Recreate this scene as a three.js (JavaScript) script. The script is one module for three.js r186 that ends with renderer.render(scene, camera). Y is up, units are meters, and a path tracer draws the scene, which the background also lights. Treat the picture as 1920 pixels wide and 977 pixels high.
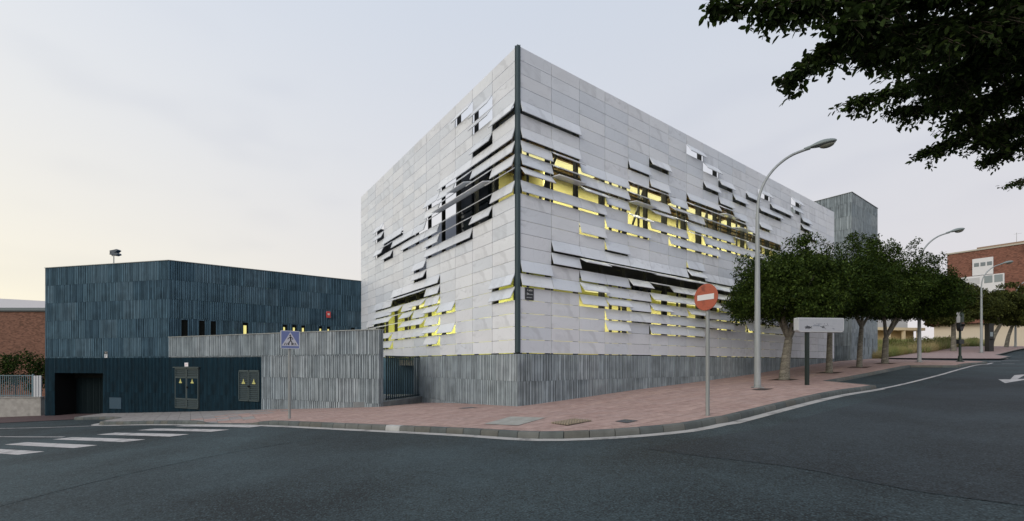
import * as THREE from 'three';
import { mergeGeometries } from 'three/addons/utils/BufferGeometryUtils.js';
import { TessellateModifier } from 'three/addons/modifiers/TessellateModifier.js';
import { RectAreaLightUniformsLib } from 'three/addons/lights/RectAreaLightUniformsLib.js';

// ------------------------------------------------------------------ camera, sky, sun, exposure
const EY = 1.62;                                   // eye height above the road
const scene = new THREE.Scene();
const camera = new THREE.PerspectiveCamera(2 * Math.atan(682 / 831.6) * 180 / Math.PI, 1920 / 1364, 0.1, 2000);
camera.setViewOffset(1920, 1364, 0, 0, 1920, 977); // level camera, rising-front lens
camera.position.set(0, EY, 0);
camera.lookAt(0, EY, -10);
camera.updateProjectionMatrix();

const renderer = new THREE.WebGLRenderer({ antialias: true });
renderer.setSize(1024, 521);
renderer.toneMapping = THREE.LinearToneMapping;
renderer.toneMappingExposure = 1.12;
renderer.shadowMap.enabled = true;
RectAreaLightUniformsLib.init();

function mulberry(a) { return () => { a |= 0; a = a + 0x6D2B79F5 | 0; let t = Math.imul(a ^ a >>> 15, 1 | a); t = t + Math.imul(t ^ t >>> 7, 61 | t) ^ t; return ((t ^ t >>> 14) >>> 0) / 4294967296; }; }
const rnd = mulberry(20240611);
const rr = (a, b) => a + (b - a) * rnd();
const clamp = (x, a, b) => Math.min(b, Math.max(a, x));
const smooth = (a, b, x) => { const t = clamp((x - a) / (b - a), 0, 1); return t * t * (3 - 2 * t); };
const mix = (a, b, t) => a + (b - a) * t;

// lattice noise that repeats after a whole number of cells
function hash(ix, iy, s) { let h = Math.imul(ix, 374761393) + Math.imul(iy, 668265263) + Math.imul(s, 1274126177) | 0; h = Math.imul(h ^ h >>> 13, 1103515245); return ((h ^ h >>> 16) >>> 0) / 4294967296; }
function noise(x, y, p = 0, s = 1) {
  let ix = Math.floor(x), iy = Math.floor(y); const fx = x - ix, fy = y - iy, u = fx * fx * (3 - 2 * fx), v = fy * fy * (3 - 2 * fy);
  let jx = ix + 1, jy = iy + 1; if (p) { ix = ((ix % p) + p) % p; iy = ((iy % p) + p) % p; jx = ((jx % p) + p) % p; jy = ((jy % p) + p) % p; }
  return mix(mix(hash(ix, iy, s), hash(jx, iy, s), u), mix(hash(ix, jy, s), hash(jx, jy, s), u), v);
}
function fbm(x, y, o = 4, p = 0, s = 1) { let a = 0, w = .5, t = 0; for (let i = 0; i < o; i++) { a += w * noise(x, y, p, s + i * 7); t += w; w *= .5; x *= 2; y *= 2; p *= 2; } return a / t; }

{ // evening sky: warm glow low on the left, lilac grey above and to the right
  const W = 512, H = 256, d = new Float32Array(W * H * 4);
  for (let j = 0; j < H; j++) for (let i = 0; i < W; i++) {
    const u = (i + .5) / W, v = (j + .5) / H, phi = (u - .5) * 2 * Math.PI, el = (v - .5) * Math.PI;
    const x = Math.cos(phi), z = Math.sin(phi), e = Math.max(0, el);
    const az = Math.atan2(x, -z);                              // 0 ahead, negative to the left
    let da = az + 1.75; da = Math.atan2(Math.sin(da), Math.cos(da));
    const g = Math.exp(-(da * da) / (2 * .85 * .85));           // the side where the sun has gone down
    const low = Math.exp(-e / .30), vlow = Math.exp(-e / .21);
    const ze = smooth(0, 1.2, e);
    let c = [mix(.61, .49, ze), mix(.635, .57, ze), mix(.695, .69, ze)];
    const hor = [mix(.70, .96, g), mix(.645, .93, g), mix(.64, .83, g)];
    c = c.map((q, k) => mix(q, hor[k], low * .85));
    c = c.map((q, k) => mix(q, [1.12, .98, .58][k], vlow * g));
    c = c.map((q) => q * (1 + .14 * g * smooth(0, .5, e) * (1 - smooth(.7, 1.4, e))));
    // thin streaks of cloud
    const s = fbm(az * 5 + e * 9, e * 26 - az * 4, 4, 0, 5), st = .6 * smooth(.5, .85, s) * smooth(.02, .12, e) * (1 - smooth(.35, .7, e));
    c = c.map((q, k) => q * (1 - st * [.10, .09, .06][k]));
    const o = (j * W + i) * 4; d[o] = c[0]; d[o + 1] = c[1]; d[o + 2] = c[2]; d[o + 3] = 1;
  }
  const t = new THREE.DataTexture(d, W, H, THREE.RGBAFormat, THREE.FloatType);
  t.mapping = THREE.EquirectangularReflectionMapping; t.magFilter = THREE.LinearFilter; t.minFilter = THREE.LinearFilter; t.needsUpdate = true;
  scene.background = t; scene.environment = t;
}
const sun = new THREE.DirectionalLight(new THREE.Color().setRGB(1, .93, .84), 1.2);
sun.position.set(-52, 46, 50); sun.target.position.set(0, 0, -20);
sun.castShadow = true; sun.shadow.radius = 60; sun.shadow.mapSize.set(4096, 4096);
Object.assign(sun.shadow.camera, { left: -90, right: 90, top: 90, bottom: -90, near: 1, far: 260 });
scene.add(sun, sun.target);

// ------------------------------------------------------------------ helpers
const taken = {};
function numbered(n) { const k = taken[n] = (taken[n] ?? -1) + 1; return k ? n + '_' + String(k).padStart(3, '0') : n; }
function shade(o) { o.traverse((m) => { if (m.isMesh) { m.castShadow = true; m.receiveShadow = true; } }); return o; }
function thing(name, label, category, pos = [0, 0, 0], turn = 0, group) {
  const g = new THREE.Group(); g.name = numbered(name); g.position.set(...pos); g.rotation.y = turn; g.userData = { label, category };
  if (group) g.userData.group = group; scene.add(g); return g;
}
function part(name, geo, mat, parent, label) {
  const m = new THREE.Mesh(Array.isArray(geo) ? join(geo) : geo, mat); m.name = name; m.castShadow = m.receiveShadow = true;
  if (label) m.userData.label = label; parent.add(m); return m;
}
function single(name, label, category, geo, mat, group) {
  const m = new THREE.Mesh(Array.isArray(geo) ? join(geo) : geo, mat); m.name = numbered(name); m.userData = { label, category }; if (group) m.userData.group = group;
  m.castShadow = m.receiveShadow = true; scene.add(m); return m;
}
function struct(name, geo, mat, label) {
  const m = new THREE.Mesh(Array.isArray(geo) ? join(geo) : geo, mat); m.name = numbered(name); m.userData = { kind: 'structure', label, category: 'ground' };
  m.castShadow = m.receiveShadow = true; scene.add(m); return m;
}
function join(list) { const l = list.map((g) => { const h = g.index ? g.toNonIndexed() : g; for (const k of Object.keys(h.attributes)) if (!['position', 'normal', 'uv', 'color'].includes(k)) h.deleteAttribute(k); if (!h.attributes.uv) h.setAttribute('uv', new THREE.BufferAttribute(new Float32Array(h.attributes.position.count * 2), 2)); return h; }); return l.length === 1 ? l[0] : mergeGeometries(l); }
function box(w, h, d, x = 0, y = 0, z = 0, ry = 0) { const g = new THREE.BoxGeometry(w, h, d); boxUV(g, w, h, d); if (ry) g.rotateY(ry); g.translate(x, y, z); return g; }
function boxUV(g, w, h, d) { const uv = g.attributes.uv, s = [[d, h], [d, h], [w, d], [w, d], [w, h], [w, h]]; for (let f = 0; f < 6; f++) for (let i = 0; i < 4; i++) { const k = f * 4 + i; uv.setXY(k, uv.getX(k) * s[f][0], uv.getY(k) * s[f][1]); } }
// box given by its lower and upper limits
const span = (x0, x1, y0, y1, z0, z1) => box(x1 - x0, y1 - y0, z1 - z0, (x0 + x1) / 2, (y0 + y1) / 2, (z0 + z1) / 2);
function cyl(r0, r1, a, b, n = 10) { // tapered bar from a to b
  const A = new THREE.Vector3(...a), B = new THREE.Vector3(...b), d = B.clone().sub(A), g = new THREE.CylinderGeometry(r1, r0, d.length(), n);
  g.applyQuaternion(new THREE.Quaternion().setFromUnitVectors(new THREE.Vector3(0, 1, 0), d.normalize())); g.translate((A.x + B.x) / 2, (A.y + B.y) / 2, (A.z + B.z) / 2); return g;
}
function limb(pts, radii, n = 8) { // bent tapering tube
  const c = new THREE.CatmullRomCurve3(pts.map((p) => new THREE.Vector3(...p))), m = Math.max(6, pts.length * 4), g = new THREE.TubeGeometry(c, m, 1, n, false), p = g.attributes.position;
  for (let i = 0; i <= m; i++) { const o = c.getPointAt(i / m), f = i / m * (radii.length - 1), k = Math.min(radii.length - 2, Math.floor(f)), r = mix(radii[k], radii[k + 1], f - k); for (let j = 0; j <= n; j++) { const q = i * (n + 1) + j; p.setXYZ(q, o.x + (p.getX(q) - o.x) * r, o.y + (p.getY(q) - o.y) * r, o.z + (p.getZ(q) - o.z) * r); } }
  const uv = g.attributes.uv; for (let q = 0; q < uv.count; q++) uv.setXY(q, uv.getX(q) * 3, uv.getY(q)); return g;
}
const lin = (r, g, b) => new THREE.Color().setRGB(r, g, b);
const M = (c, roughness = .8, o = {}) => new THREE.MeshPhysicalMaterial({ color: lin(...c), roughness, specularIntensity: roughness >= .8 ? .3 : 1, ...o }); // dry rough matter hardly mirrors
function tex(W, H, f, srgb = true) { // f(x, y) -> linear grey or [r, g, b]
  const d = new Uint8Array(W * H * 4), enc = (v) => { v = clamp(v, 0, 1); return 255 * (srgb ? (v <= .0031308 ? v * 12.92 : 1.055 * v ** (1 / 2.4) - .055) : v); };
  for (let y = 0; y < H; y++) for (let x = 0; x < W; x++) { const c = f(x, y), o = (y * W + x) * 4; if (typeof c === 'number') d[o] = d[o + 1] = d[o + 2] = enc(c); else { d[o] = enc(c[0]); d[o + 1] = enc(c[1]); d[o + 2] = enc(c[2]); } d[o + 3] = 255; }
  const t = new THREE.DataTexture(d, W, H); t.wrapS = t.wrapT = THREE.RepeatWrapping; t.magFilter = THREE.LinearFilter; t.minFilter = THREE.LinearMipmapLinearFilter; t.generateMipmaps = true; t.anisotropy = 8; if (srgb) t.colorSpace = THREE.SRGBColorSpace; t.needsUpdate = true; return t;
}
function canvasTex(w, h, draw) { const c = document.createElement('canvas'); c.width = w; c.height = h; draw(c.getContext('2d'), w, h); const t = new THREE.CanvasTexture(c); t.colorSpace = THREE.SRGBColorSpace; t.anisotropy = 8; return t; }

// ------------------------------------------------------------------ lie of the land
const CP = [[0, 0, -1.62], [4.29, -9.75, -1.34], [13.2, -16.3, -.96], [32.3, -30.2, -.04], [-7.3, -14.7, -1.95], [-12.6, -10.9, -2.28], [-5.68, -18.9, -1.97], [-12.2, -21.67, -2.37], [-18.97, -24.5, -2.8], [-27.9, -26.5, -3.13], [.2, -16.1, -1.68], [8.53, -22.2, -1.13], [24.2, -33.6, .01], [-5.15, -23.5, -2.18], [8.98, -16.2, -1.007], [27.4, -29.8, -.02], [45.85, -43.3, .94], [64.5, -56.85, 2.0], [52.2, -62, 2.45], [40, -58, 1.7], [-50, -30, -3.9], [-30, 0, -3.2], [20, 4, -1.0], [0, 12, -1.72], [42, -10, .25], [-20, -5, -2.75], [100, -90, 3.6], [-110, -70, -5], [0, -110, 0], [-80, 80, -4], [100, 60, 1.5], [0, 100, -2.5], [120, -20, 2.2], [60, -110, 2.6], [-60, -120, -3]];
const land = (() => {
  const n = CP.length, N = n + 3, U = (r) => r > 0 ? r * Math.log(r) : 0, A = Array.from({ length: N }, () => new Float64Array(N + 1));
  for (let i = 0; i < n; i++) { for (let j = 0; j < n; j++) A[i][j] = U((CP[i][0] - CP[j][0]) ** 2 + (CP[i][1] - CP[j][1]) ** 2) + (i === j ? 2 : 0); A[i][n] = A[n][i] = 1; A[i][n + 1] = A[n + 1][i] = CP[i][0]; A[i][n + 2] = A[n + 2][i] = CP[i][1]; A[i][N] = CP[i][2]; }
  for (let c = 0; c < N; c++) { let p = c; for (let i = c + 1; i < N; i++) if (Math.abs(A[i][c]) > Math.abs(A[p][c])) p = i; [A[c], A[p]] = [A[p], A[c]]; for (let i = 0; i < N; i++) if (i !== c) { const f = A[i][c] / A[c][c]; if (f) for (let k = c; k <= N; k++) A[i][k] -= f * A[c][k]; } }
  const w = A.map((r, i) => r[N] / r[i]);
  return (x, z) => { let s = w[n] + w[n + 1] * x + w[n + 2] * z; for (let i = 0; i < n; i++) s += w[i] * U((x - CP[i][0]) ** 2 + (z - CP[i][1]) ** 2); return s + EY; };
})();
function ground(x, z) { const d = Math.hypot(x, z + 20), k = d > 130 ? 130 / d : 1; return land(x * k, -20 + (z + 20) * k); }
// pavement stands a kerb's height above the road, lower where the crossing meets it
const lift = (x, z) => .13 - .105 * (1 - smooth(.9, 2.2, Math.hypot(x + 9.9, (z + 15.3) * .8)));
const walk = (x, z) => ground(x, z) + lift(x, z);
// street frame: r runs along the marble front, l runs back along the other marble front
const C0 = [.203, -16.1], RD = [.8086, -.5883], LD = [-.5883, -.8086], TURN = Math.asin(.5883);
const st = (r, l) => [C0[0] + r * RD[0] + l * LD[0], C0[1] + r * RD[1] + l * LD[1]];
const toRL = (x, z) => [(x - C0[0]) * RD[0] + (z - C0[1]) * RD[1], (x - C0[0]) * LD[0] + (z - C0[1]) * LD[1]];
const at = (u, v, d) => [(u - 960) / 831.6 * d, EY - (v - 682) / 831.6 * d, -d];

function drape(poly, h, edge = 1.2) { // polygon of [x, z] laid on the land
  const g0 = new THREE.ShapeGeometry(new THREE.Shape(poly.map((p) => new THREE.Vector2(p[0], -p[1]))));
  let g = g0.toNonIndexed(); g = new TessellateModifier(edge, 9).modify(g); g.deleteAttribute('normal');
  const p = g.attributes.position, uv = new Float32Array(p.count * 2);
  for (let i = 0; i < p.count; i++) { const x = p.getX(i), z = -p.getY(i); p.setXYZ(i, x, h(x, z), z); uv[2 * i] = x; uv[2 * i + 1] = -z; }
  g.setAttribute('uv', new THREE.BufferAttribute(uv, 2)); g.computeVertexNormals(); return g;
}
function ribbon(path, a, b, h) { // strip between offsets a and b to the right of a path
  const n = path.length, pos = [], uv = [], idx = []; let s = 0;
  for (let i = 0; i < n; i++) { const p = path[Math.max(0, i - 1)], q = path[Math.min(n - 1, i + 1)], l = Math.hypot(q[0] - p[0], q[1] - p[1]) || 1, nx = -(q[1] - p[1]) / l, nz = (q[0] - p[0]) / l; if (i) s += Math.hypot(path[i][0] - path[i - 1][0], path[i][1] - path[i - 1][1]); for (const o of [a, b]) { const x = path[i][0] + nx * o, z = path[i][1] + nz * o; pos.push(x, h(x, z), z); uv.push(s, o); } if (i) { const k = 2 * i; idx.push(k - 2, k - 1, k, k - 1, k + 1, k); } }
  const g = new THREE.BufferGeometry(); g.setAttribute('position', new THREE.Float32BufferAttribute(pos, 3)); g.setAttribute('uv', new THREE.Float32BufferAttribute(uv, 2)); g.setIndex(idx); g.computeVertexNormals(); if (g.attributes.normal.getY(0) < 0) { g.setIndex(idx.reverse()); g.computeVertexNormals(); } return g;
}
function resample(path, step) { const o = [path[0]]; for (let i = 1; i < path.length; i++) { const [a, b] = [path[i - 1], path[i]], l = Math.hypot(b[0] - a[0], b[1] - a[1]), n = Math.max(1, Math.round(l / step)); for (let k = 1; k <= n; k++) o.push([mix(a[0], b[0], k / n), mix(a[1], b[1], k / n)]); } return o; }
function curve(path, step) { const c = new THREE.CatmullRomCurve3(path.map((p) => new THREE.Vector3(p[0], 0, p[1])), false, 'centripetal'), n = Math.round(c.getLength() / step); return c.getSpacedPoints(n).map((p) => [p.x, p.z]); }

// ------------------------------------------------------------------ surface materials
const asphaltTex = tex(2048, 2048, (x, y) => { const s = 2048 / 16, c = .5 + .55 * (fbm(x / s, y / s, 4, 16, 3) - .5) + 1.5 * (fbm(x / s / 2.667, y / s / 2.667, 4, 6, 23) - .5), m = noise(x / 9, y / 9, 0, 21), g = hash(x, y, 9), g2 = hash(x >> 1, y >> 1, 17); let v = .60 + .62 * (c - .5) + .20 * (m - .5) + .85 * (g2 - .5) + .35 * (g - .5); if (g2 > .955) v += 1.0; return Math.max(.12, v) * .66; });
asphaltTex.repeat.set(1 / 16, 1 / 16);
const asphaltBump = tex(512, 512, (x, y) => .5 + .5 * (hash(x >> 1, y >> 1, 4) - .5) + .4 * (hash(x, y, 5) - .5), false); asphaltBump.repeat.set(1 / 4, 1 / 4);
const asphalt = (c) => M(c, .78, { map: asphaltTex, bumpMap: asphaltBump, bumpScale: .006, specularIntensity: .6 });
const matRoad = asphalt([.064, .096, .108]), matRoadOld = asphalt([.070, .106, .118]), matRoadNew = asphalt([.053, .073, .086]);
const wearTex = tex(1024, 1024, (x, y) => { const a = fbm(x / 40, y / 40, 5, 0, 31), g = hash(x >> 1, y >> 1, 2); return .86 - .35 * smooth(.52, .78, a) - .22 * (g > .86 ? 1 : 0); }); wearTex.repeat.set(1 / 5, 1 / 5);
const matPaint = M([.56, .53, .52], .7, { map: wearTex });
const concreteTex = tex(1024, 1024, (x, y) => .72 + .40 * (fbm(x / 64, y / 64, 5, 16, 41) - .5) + .12 * (hash(x, y, 3) - .5)); concreteTex.repeat.set(1 / 3, 1 / 3);
const matKerb = [[.155, .17, .165], [.135, .15, .15], [.185, .19, .18], [.165, .165, .15]].map((c) => M(c, .9, { map: concreteTex }));
const matKerbPale = M([.52, .52, .51], .9, { map: concreteTex });
const matGutter = M([.50, .48, .46], .85, { map: wearTex });
const matMortar = M([.11, .085, .075], .95, { map: concreteTex });
const tileTex = tex(512, 512, (x, y) => .74 + .34 * (fbm(x / 40, y / 40, 4, 0, 51) - .5) + .24 * (hash(x, y, 8) - .5)); tileTex.repeat.set(1 / 1.7, 1 / 1.7);
const matTile = [[.53, .37, .325], [.51, .355, .312], [.55, .385, .34], [.52, .37, .33], [.49, .335, .295]].map((c) => M(c, .85, { map: tileTex }));
const matTileGrey = [[.42, .39, .37], [.38, .35, .34]].map((c) => M(c, .85, { map: tileTex }));
const matEarth = M([.20, .165, .11], 1, { map: concreteTex });
const matDarkSteel = M([.030, .042, .048], .45, { metalness: .5 });
const matPost = M([.022, .024, .022], .6, { metalness: .2 });
const galvTex = tex(512, 512, (x, y) => .78 + .35 * (fbm(x / 20, y / 60, 4, 0, 61) - .5) + .1 * (hash(x, y, 1) - .5));
const matGalv = M([.36, .38, .38], .55, { metalness: .35, map: galvTex });
const matLampPole = M([.40, .43, .44], .5, { metalness: .2, map: galvTex });

// ------------------------------------------------------------------ ground, road, markings
{
  const n = 90, pos = [], uv = [], idx = [], f = (t) => Math.sign(t) * (Math.sinh(Math.abs(t) * 3.6) / Math.sinh(3.6)) * 700;
  for (let j = 0; j <= n; j++) for (let i = 0; i <= n; i++) { const x = f(i / n * 2 - 1), z = -20 + f(j / n * 2 - 1); pos.push(x, ground(x, z) - .35, z); uv.push(x, -z); }
  for (let j = 0; j < n; j++) for (let i = 0; i < n; i++) { const a = j * (n + 1) + i; idx.push(a, a + n + 1, a + 1, a + 1, a + n + 1, a + n + 2); }
  const g = new THREE.BufferGeometry(); g.setAttribute('position', new THREE.Float32BufferAttribute(pos, 3)); g.setAttribute('uv', new THREE.Float32BufferAttribute(uv, 2)); g.setIndex(idx); g.computeVertexNormals();
  struct('ground', g, matEarth, 'bare brown earth under and around the streets and buildings');
}
function sheet(x0, x1, z0, z1, step, h) { const pos = [], uv = [], idx = [], nx = Math.round((x1 - x0) / step), nz = Math.round((z1 - z0) / step); for (let j = 0; j <= nz; j++) for (let i = 0; i <= nx; i++) { const x = mix(x0, x1, i / nx), z = mix(z0, z1, j / nz); pos.push(x, h(x, z), z); uv.push(x, -z); } for (let j = 0; j < nz; j++) for (let i = 0; i < nx; i++) { const a = j * (nx + 1) + i; idx.push(a, a + nx + 1, a + 1, a + 1, a + nx + 1, a + nx + 2); } const g = new THREE.BufferGeometry(); g.setAttribute('position', new THREE.Float32BufferAttribute(pos, 3)); g.setAttribute('uv', new THREE.Float32BufferAttribute(uv, 2)); g.setIndex(idx); g.computeVertexNormals(); return g; }
const road = struct('road', sheet(-70, 110, -95, 30, 1, ground), matRoad, 'dark grey asphalt street junction sloping up to the right');
road.userData.category = 'road';
const over = (k) => (x, z) => ground(x, z) + k;
{ // newer and older asphalt meet along two seams in the foreground
  const seamL = curve([[-7.6, 4], [-7.0, -6.05], [-6.76, -7.55], [-5.96, -9.35], [-4.6, -10.9]], .5);
  part('asphalt_patch', drape([...seamL, [-16, -14.6], [-30, -20], [-30, 4]], over(.004)), matRoadOld, road, 'coarser weathered asphalt with a curved seam');
  const seamR = curve([[2.3, -7.6], [2.71, -7.05], [3.83, -5.9], [4.32, -4.85], [4.91, -4.25], [7, -2], [9, 4]], .5);
  part('asphalt_patch', drape([...seamR, [26, 0], [34, -20], [20, -20], [10, -12.4], [5.0, -8.9], [3.4, -8.2]], over(.005)), matRoadNew, road, 'darker newer asphalt lane with a seam');
}
// kerb line: garage apron, round the corner, along the uphill street, into the parking bay and out again
const kerbA = [...curve([[-23.6, -24.6], [-23.2, -23.45], [-21.2, -22.9], [-19.2, -21.6], [-18.5, -19.9], [-17.6, -19.1], [-14.51, -17.75], [-11.25, -16.05], [-8.17, -14.45], [-6.94, -13.75], [-4.85, -12.55], [-2.86, -11.4], [-.89, -10.15], [-.03, -9.5], [.44, -9.2], [.95, -9.02], [1.95, -8.93], [2.7, -9.0], [3.56, -9.2], [4.05, -9.45], [4.49, -9.75]], .52),
  ...resample([st(.1, -7.74), st(11.2, -7.5)], .62).slice(0)];
const bayPath = [...resample([st(11.2, -7.5), st(11.55, -7.2)], .5).slice(1), ...resample([st(11.55, -7.2), st(13.2, -5.25)], .62).slice(1), ...resample([st(13.2, -5.25), st(25.4, -5.45)], 1).slice(1), ...resample([st(25.4, -5.45), st(25.75, -7.45)], .7).slice(1), ...resample([st(25.75, -7.45), st(36.2, -7.3)], 1).slice(1), ...resample([st(36.2, -7.3), st(37.2, -6.4), st(37.5, -4.2)], .7).slice(1)];
const kerbPath = [...kerbA, ...bayPath];
{
  const kerb = new THREE.Group(); kerb.name = 'kerb'; kerb.userData = { kind: 'structure', label: 'row of grey concrete kerb stones round the pavement corner', category: 'kerb' }; scene.add(kerb);
  for (let i = 0; i + 1 < kerbPath.length; i++) {
    const nrm = (k) => { const p = kerbPath[Math.max(0, k - 1)], q = kerbPath[Math.min(kerbPath.length - 1, k + 1)], l = Math.hypot(q[0] - p[0], q[1] - p[1]); return [(q[1] - p[1]) / l, -(q[0] - p[0]) / l]; };
    const gap = .008, prof = [[0, -.25], [.004, .0], [.012, .6], [.03, .92], [.05, 1], [.17, 1], [.17, -.25]];
    const a = kerbPath[i], b = kerbPath[i + 1], L = Math.hypot(b[0] - a[0], b[1] - a[1]); if (L < .08) continue;
    const e = gap / L, ring = (t) => { const x = mix(a[0], b[0], t), z = mix(a[1], b[1], t), n0 = nrm(i), n1 = nrm(i + 1), nx = mix(n0[0], n1[0], t), nz = mix(n0[1], n1[1], t), up = Math.max(.02, lift(x + nx * .1, z + nz * .1)) + .006, y = ground(x, z); return prof.map(([o, h]) => [x + nx * o, y + (h < 0 ? h : h * up), z + nz * o]); };
    const A = ring(e), B = ring(1 - e), pos = [], uv = []; let s = 0; const q = (p, u) => { pos.push(...p); uv.push(...u); };
    for (let k = 0; k + 1 < prof.length; k++) { const d = Math.hypot(prof[k + 1][0] - prof[k][0], (prof[k + 1][1] - prof[k][1]) * .13), u0 = i * .37, u1 = u0 + L; q(A[k], [u0, s]); q(A[k + 1], [u0, s + d]); q(B[k], [u1, s]); q(A[k + 1], [u0, s + d]); q(B[k + 1], [u1, s + d]); q(B[k], [u1, s]); s += d; }
    for (const [E, f] of [[A, 1], [B, -1]]) for (let k = 1; k + 1 < prof.length; k++) { const t = f > 0 ? [E[0], E[k + 1], E[k]] : [E[0], E[k], E[k + 1]]; t.forEach((p) => q(p, [p[0], p[1]])); }
    const g = new THREE.BufferGeometry(); g.setAttribute('position', new THREE.Float32BufferAttribute(pos, 3)); g.setAttribute('uv', new THREE.Float32BufferAttribute(uv, 2)); g.computeVertexNormals();
    const pale = Math.abs(a[0] + 3.2) < .22 && a[1] > -13; const m = part('kerb_stone', g, pale ? matKerbPale : matKerb[Math.floor(rnd() * 4)], kerb); if (pale) m.userData.label = 'pale replaced kerb stone';
  }
}
const gutterPath = kerbPath.filter((p, i) => i > 12 && i < kerbA.length);
part('gutter_line', ribbon(gutterPath, .02, .27, over(.006)), matGutter, road, 'pale gutter line along the foot of the kerb');
part('parking_line', ribbon(resample([st(11.0, -7.62), st(20, -7.78), st(25.5, -7.75), st(36.8, -7.45)], .8), -.06, .09, over(.012)), matPaint, road, 'long white line along the parking bay');
part('edge_line', ribbon(resample([[-30, -22.3], [-23.26, -20.15], [-17.8, -18.85], [-16.5, -18.6]], 1), -.05, .06, over(.009)), matPaint, road);
part('edge_line', ribbon(resample([[-26, -19.4], [-18.76, -16.25], [-14.75, -14.6]], 1), -.05, .05, over(.009)), matPaint, road);
for (let k = -1; k < 6; k++) { // zebra stripes
  const a = -13.05 + .985 * k, b = -15.2 + 1.03 * k, w = .46; part('zebra_stripe', drape([st(a, 3.08), st(a + w, 3.08), st(b + w, 7.0), st(b, 7.0)], over(.010), .8), matPaint, road);
}
part('arrow_marking', drape([[19.96, -18.2], [18.68, -16.8], [20.26, -17.55], [21.9, -17.0], [21.0, -18.0], [20.45, -17.95], [22.9, -19.75], [22.2, -19.6], [20.2, -17.98]].map(([x, z]) => [x, z]), over(.010), .8), matPaint, road, 'white turn arrow painted on the street');
for (const [r0, l0, r1, l1] of [[39.1, -7.0, 39.3, -7.6], [40.7, -7.5, 40.7, -8.4], [36.0, -8.0, 36.1, -8.6], [43.6, -7.4, 44.6, -7.4]]) part('lane_dash', ribbon(resample([st(r0, l0), st(r1, l1)], .4), -.08, .08, over(.010)), matPaint, road);

// ------------------------------------------------------------------ pavement laid with tiles
const swPoly = [...kerbPath.map((p, i) => { const a = kerbPath[Math.max(0, i - 1)], b = kerbPath[Math.min(kerbPath.length - 1, i + 1)], l = Math.hypot(b[0] - a[0], b[1] - a[1]); return [p[0] + (b[1] - a[1]) / l * .15, p[1] - (b[0] - a[0]) / l * .15]; }), st(37.7, -2), st(38.4, -.4), st(38.2, .6), st(33.5, .6), st(.3, .6), st(.6, 9.5), [-5.0, -22.8], [-6.3, -19.5], [-12.2, -22.0], [-18.97, -24.8], [-23.6, -25.8]];
function clipRect(poly, x0, x1, y0, y1) { let p = poly; for (const [ax, v, s] of [[0, x0, 1], [0, x1, -1], [1, y0, 1], [1, y1, -1]]) { const o = []; for (let i = 0; i < p.length; i++) { const a = p[i], b = p[(i + 1) % p.length], ia = (a[ax] - v) * s >= 0, ib = (b[ax] - v) * s >= 0; if (ia) o.push(a); if (ia !== ib) { const t = (v - a[ax]) / (b[ax] - a[ax]); o.push([mix(a[0], b[0], t), mix(a[1], b[1], t)]); } } p = o; if (!p.length) break; } return p; }
function pave(name, label, poly, size, mats, h, keep) {
  const base = struct(name, drape(poly, (x, z) => h(x, z) - .012, 1.0), matMortar, label); base.userData.category = 'pavement';
  const prl = poly.map((p) => toRL(...p)), rs = prl.map((p) => p[0]), ls = prl.map((p) => p[1]), all = [];
  for (let r = Math.floor(Math.min(...rs) / size) * size; r < Math.max(...rs); r += size) {
    const strip = clipRect(prl, r + .005, r + size - .005, -999, 999); if (strip.length < 3) continue;
    for (let l = Math.floor(Math.min(...ls) / size) * size; l < Math.max(...ls); l += size) {
      const c = clipRect(strip, -999, 999, l + .009, l + size - .009); if (c.length < 3) continue;
      const area = Math.abs(THREE.ShapeUtils.area(c.map((p) => new THREE.Vector2(...p)))); if (area < .004) continue;
      const tris = THREE.ShapeUtils.triangulateShape(c.map((p) => new THREE.Vector2(...p)), []), dy = (hash(Math.round(r / size), Math.round(l / size), 77) - .5) * .004, pos = [], uv = [];
      const top = c.map(([a, b]) => { const [x, z] = st(a, b); return [x, h(x, z) + dy, z]; });
      const put = (...ps) => ps.forEach((p) => { pos.push(...p); uv.push(p[0], -p[2]); });
      for (const t of tris) { const [A, B, D] = t.map((k) => top[k]); const up = (B[0] - A[0]) * (D[2] - A[2]) - (B[2] - A[2]) * (D[0] - A[0]); up < 0 ? put(A, B, D) : put(A, D, B); }
      for (let i = 0; i < top.length; i++) { const a = top[i], b = top[(i + 1) % top.length], a2 = [a[0], a[1] - .02, a[2]], b2 = [b[0], b[1] - .02, b[2]]; put(a, a2, b, b, a2, b2); }
      const [cx, cz] = st(r + size / 2, l + size / 2); all.push({ pos, uv, d: Math.hypot(cx, cz) / Math.sqrt(area), k: (cx < -9.5 - 3 * hash(Math.round(r / size), Math.round(l / size), 6) ? 5 + Math.floor(hash(Math.round(r / size), Math.round(l / size), 5) * 2) : Math.floor(hash(Math.round(r / size), Math.round(l / size), 5) * 5)), behind: l > -.2 && r > 0 });
    }
  }
  const geo = (t) => { const g = new THREE.BufferGeometry(); g.setAttribute('position', new THREE.Float32BufferAttribute(t.pos, 3)); g.setAttribute('uv', new THREE.Float32BufferAttribute(t.uv, 2)); g.computeVertexNormals(); return g; };
  all.sort((a, b) => a.d - b.d); all.forEach((t, i) => { if (i < keep) part('paving_tile', geo(t), mats[t.k], base); });
  mats.forEach((m, k) => { const rest = all.slice(keep).filter((t) => t.k === k && !t.behind); if (rest.length) part('paving_tile', rest.map(geo), m, base).userData.kind = 'stuff'; });
  return base;
}
pave('sidewalk', 'pinkish tiled pavement sloping round the building corner', swPoly, .4, [...matTile, ...matTileGrey], walk, 300);
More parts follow.
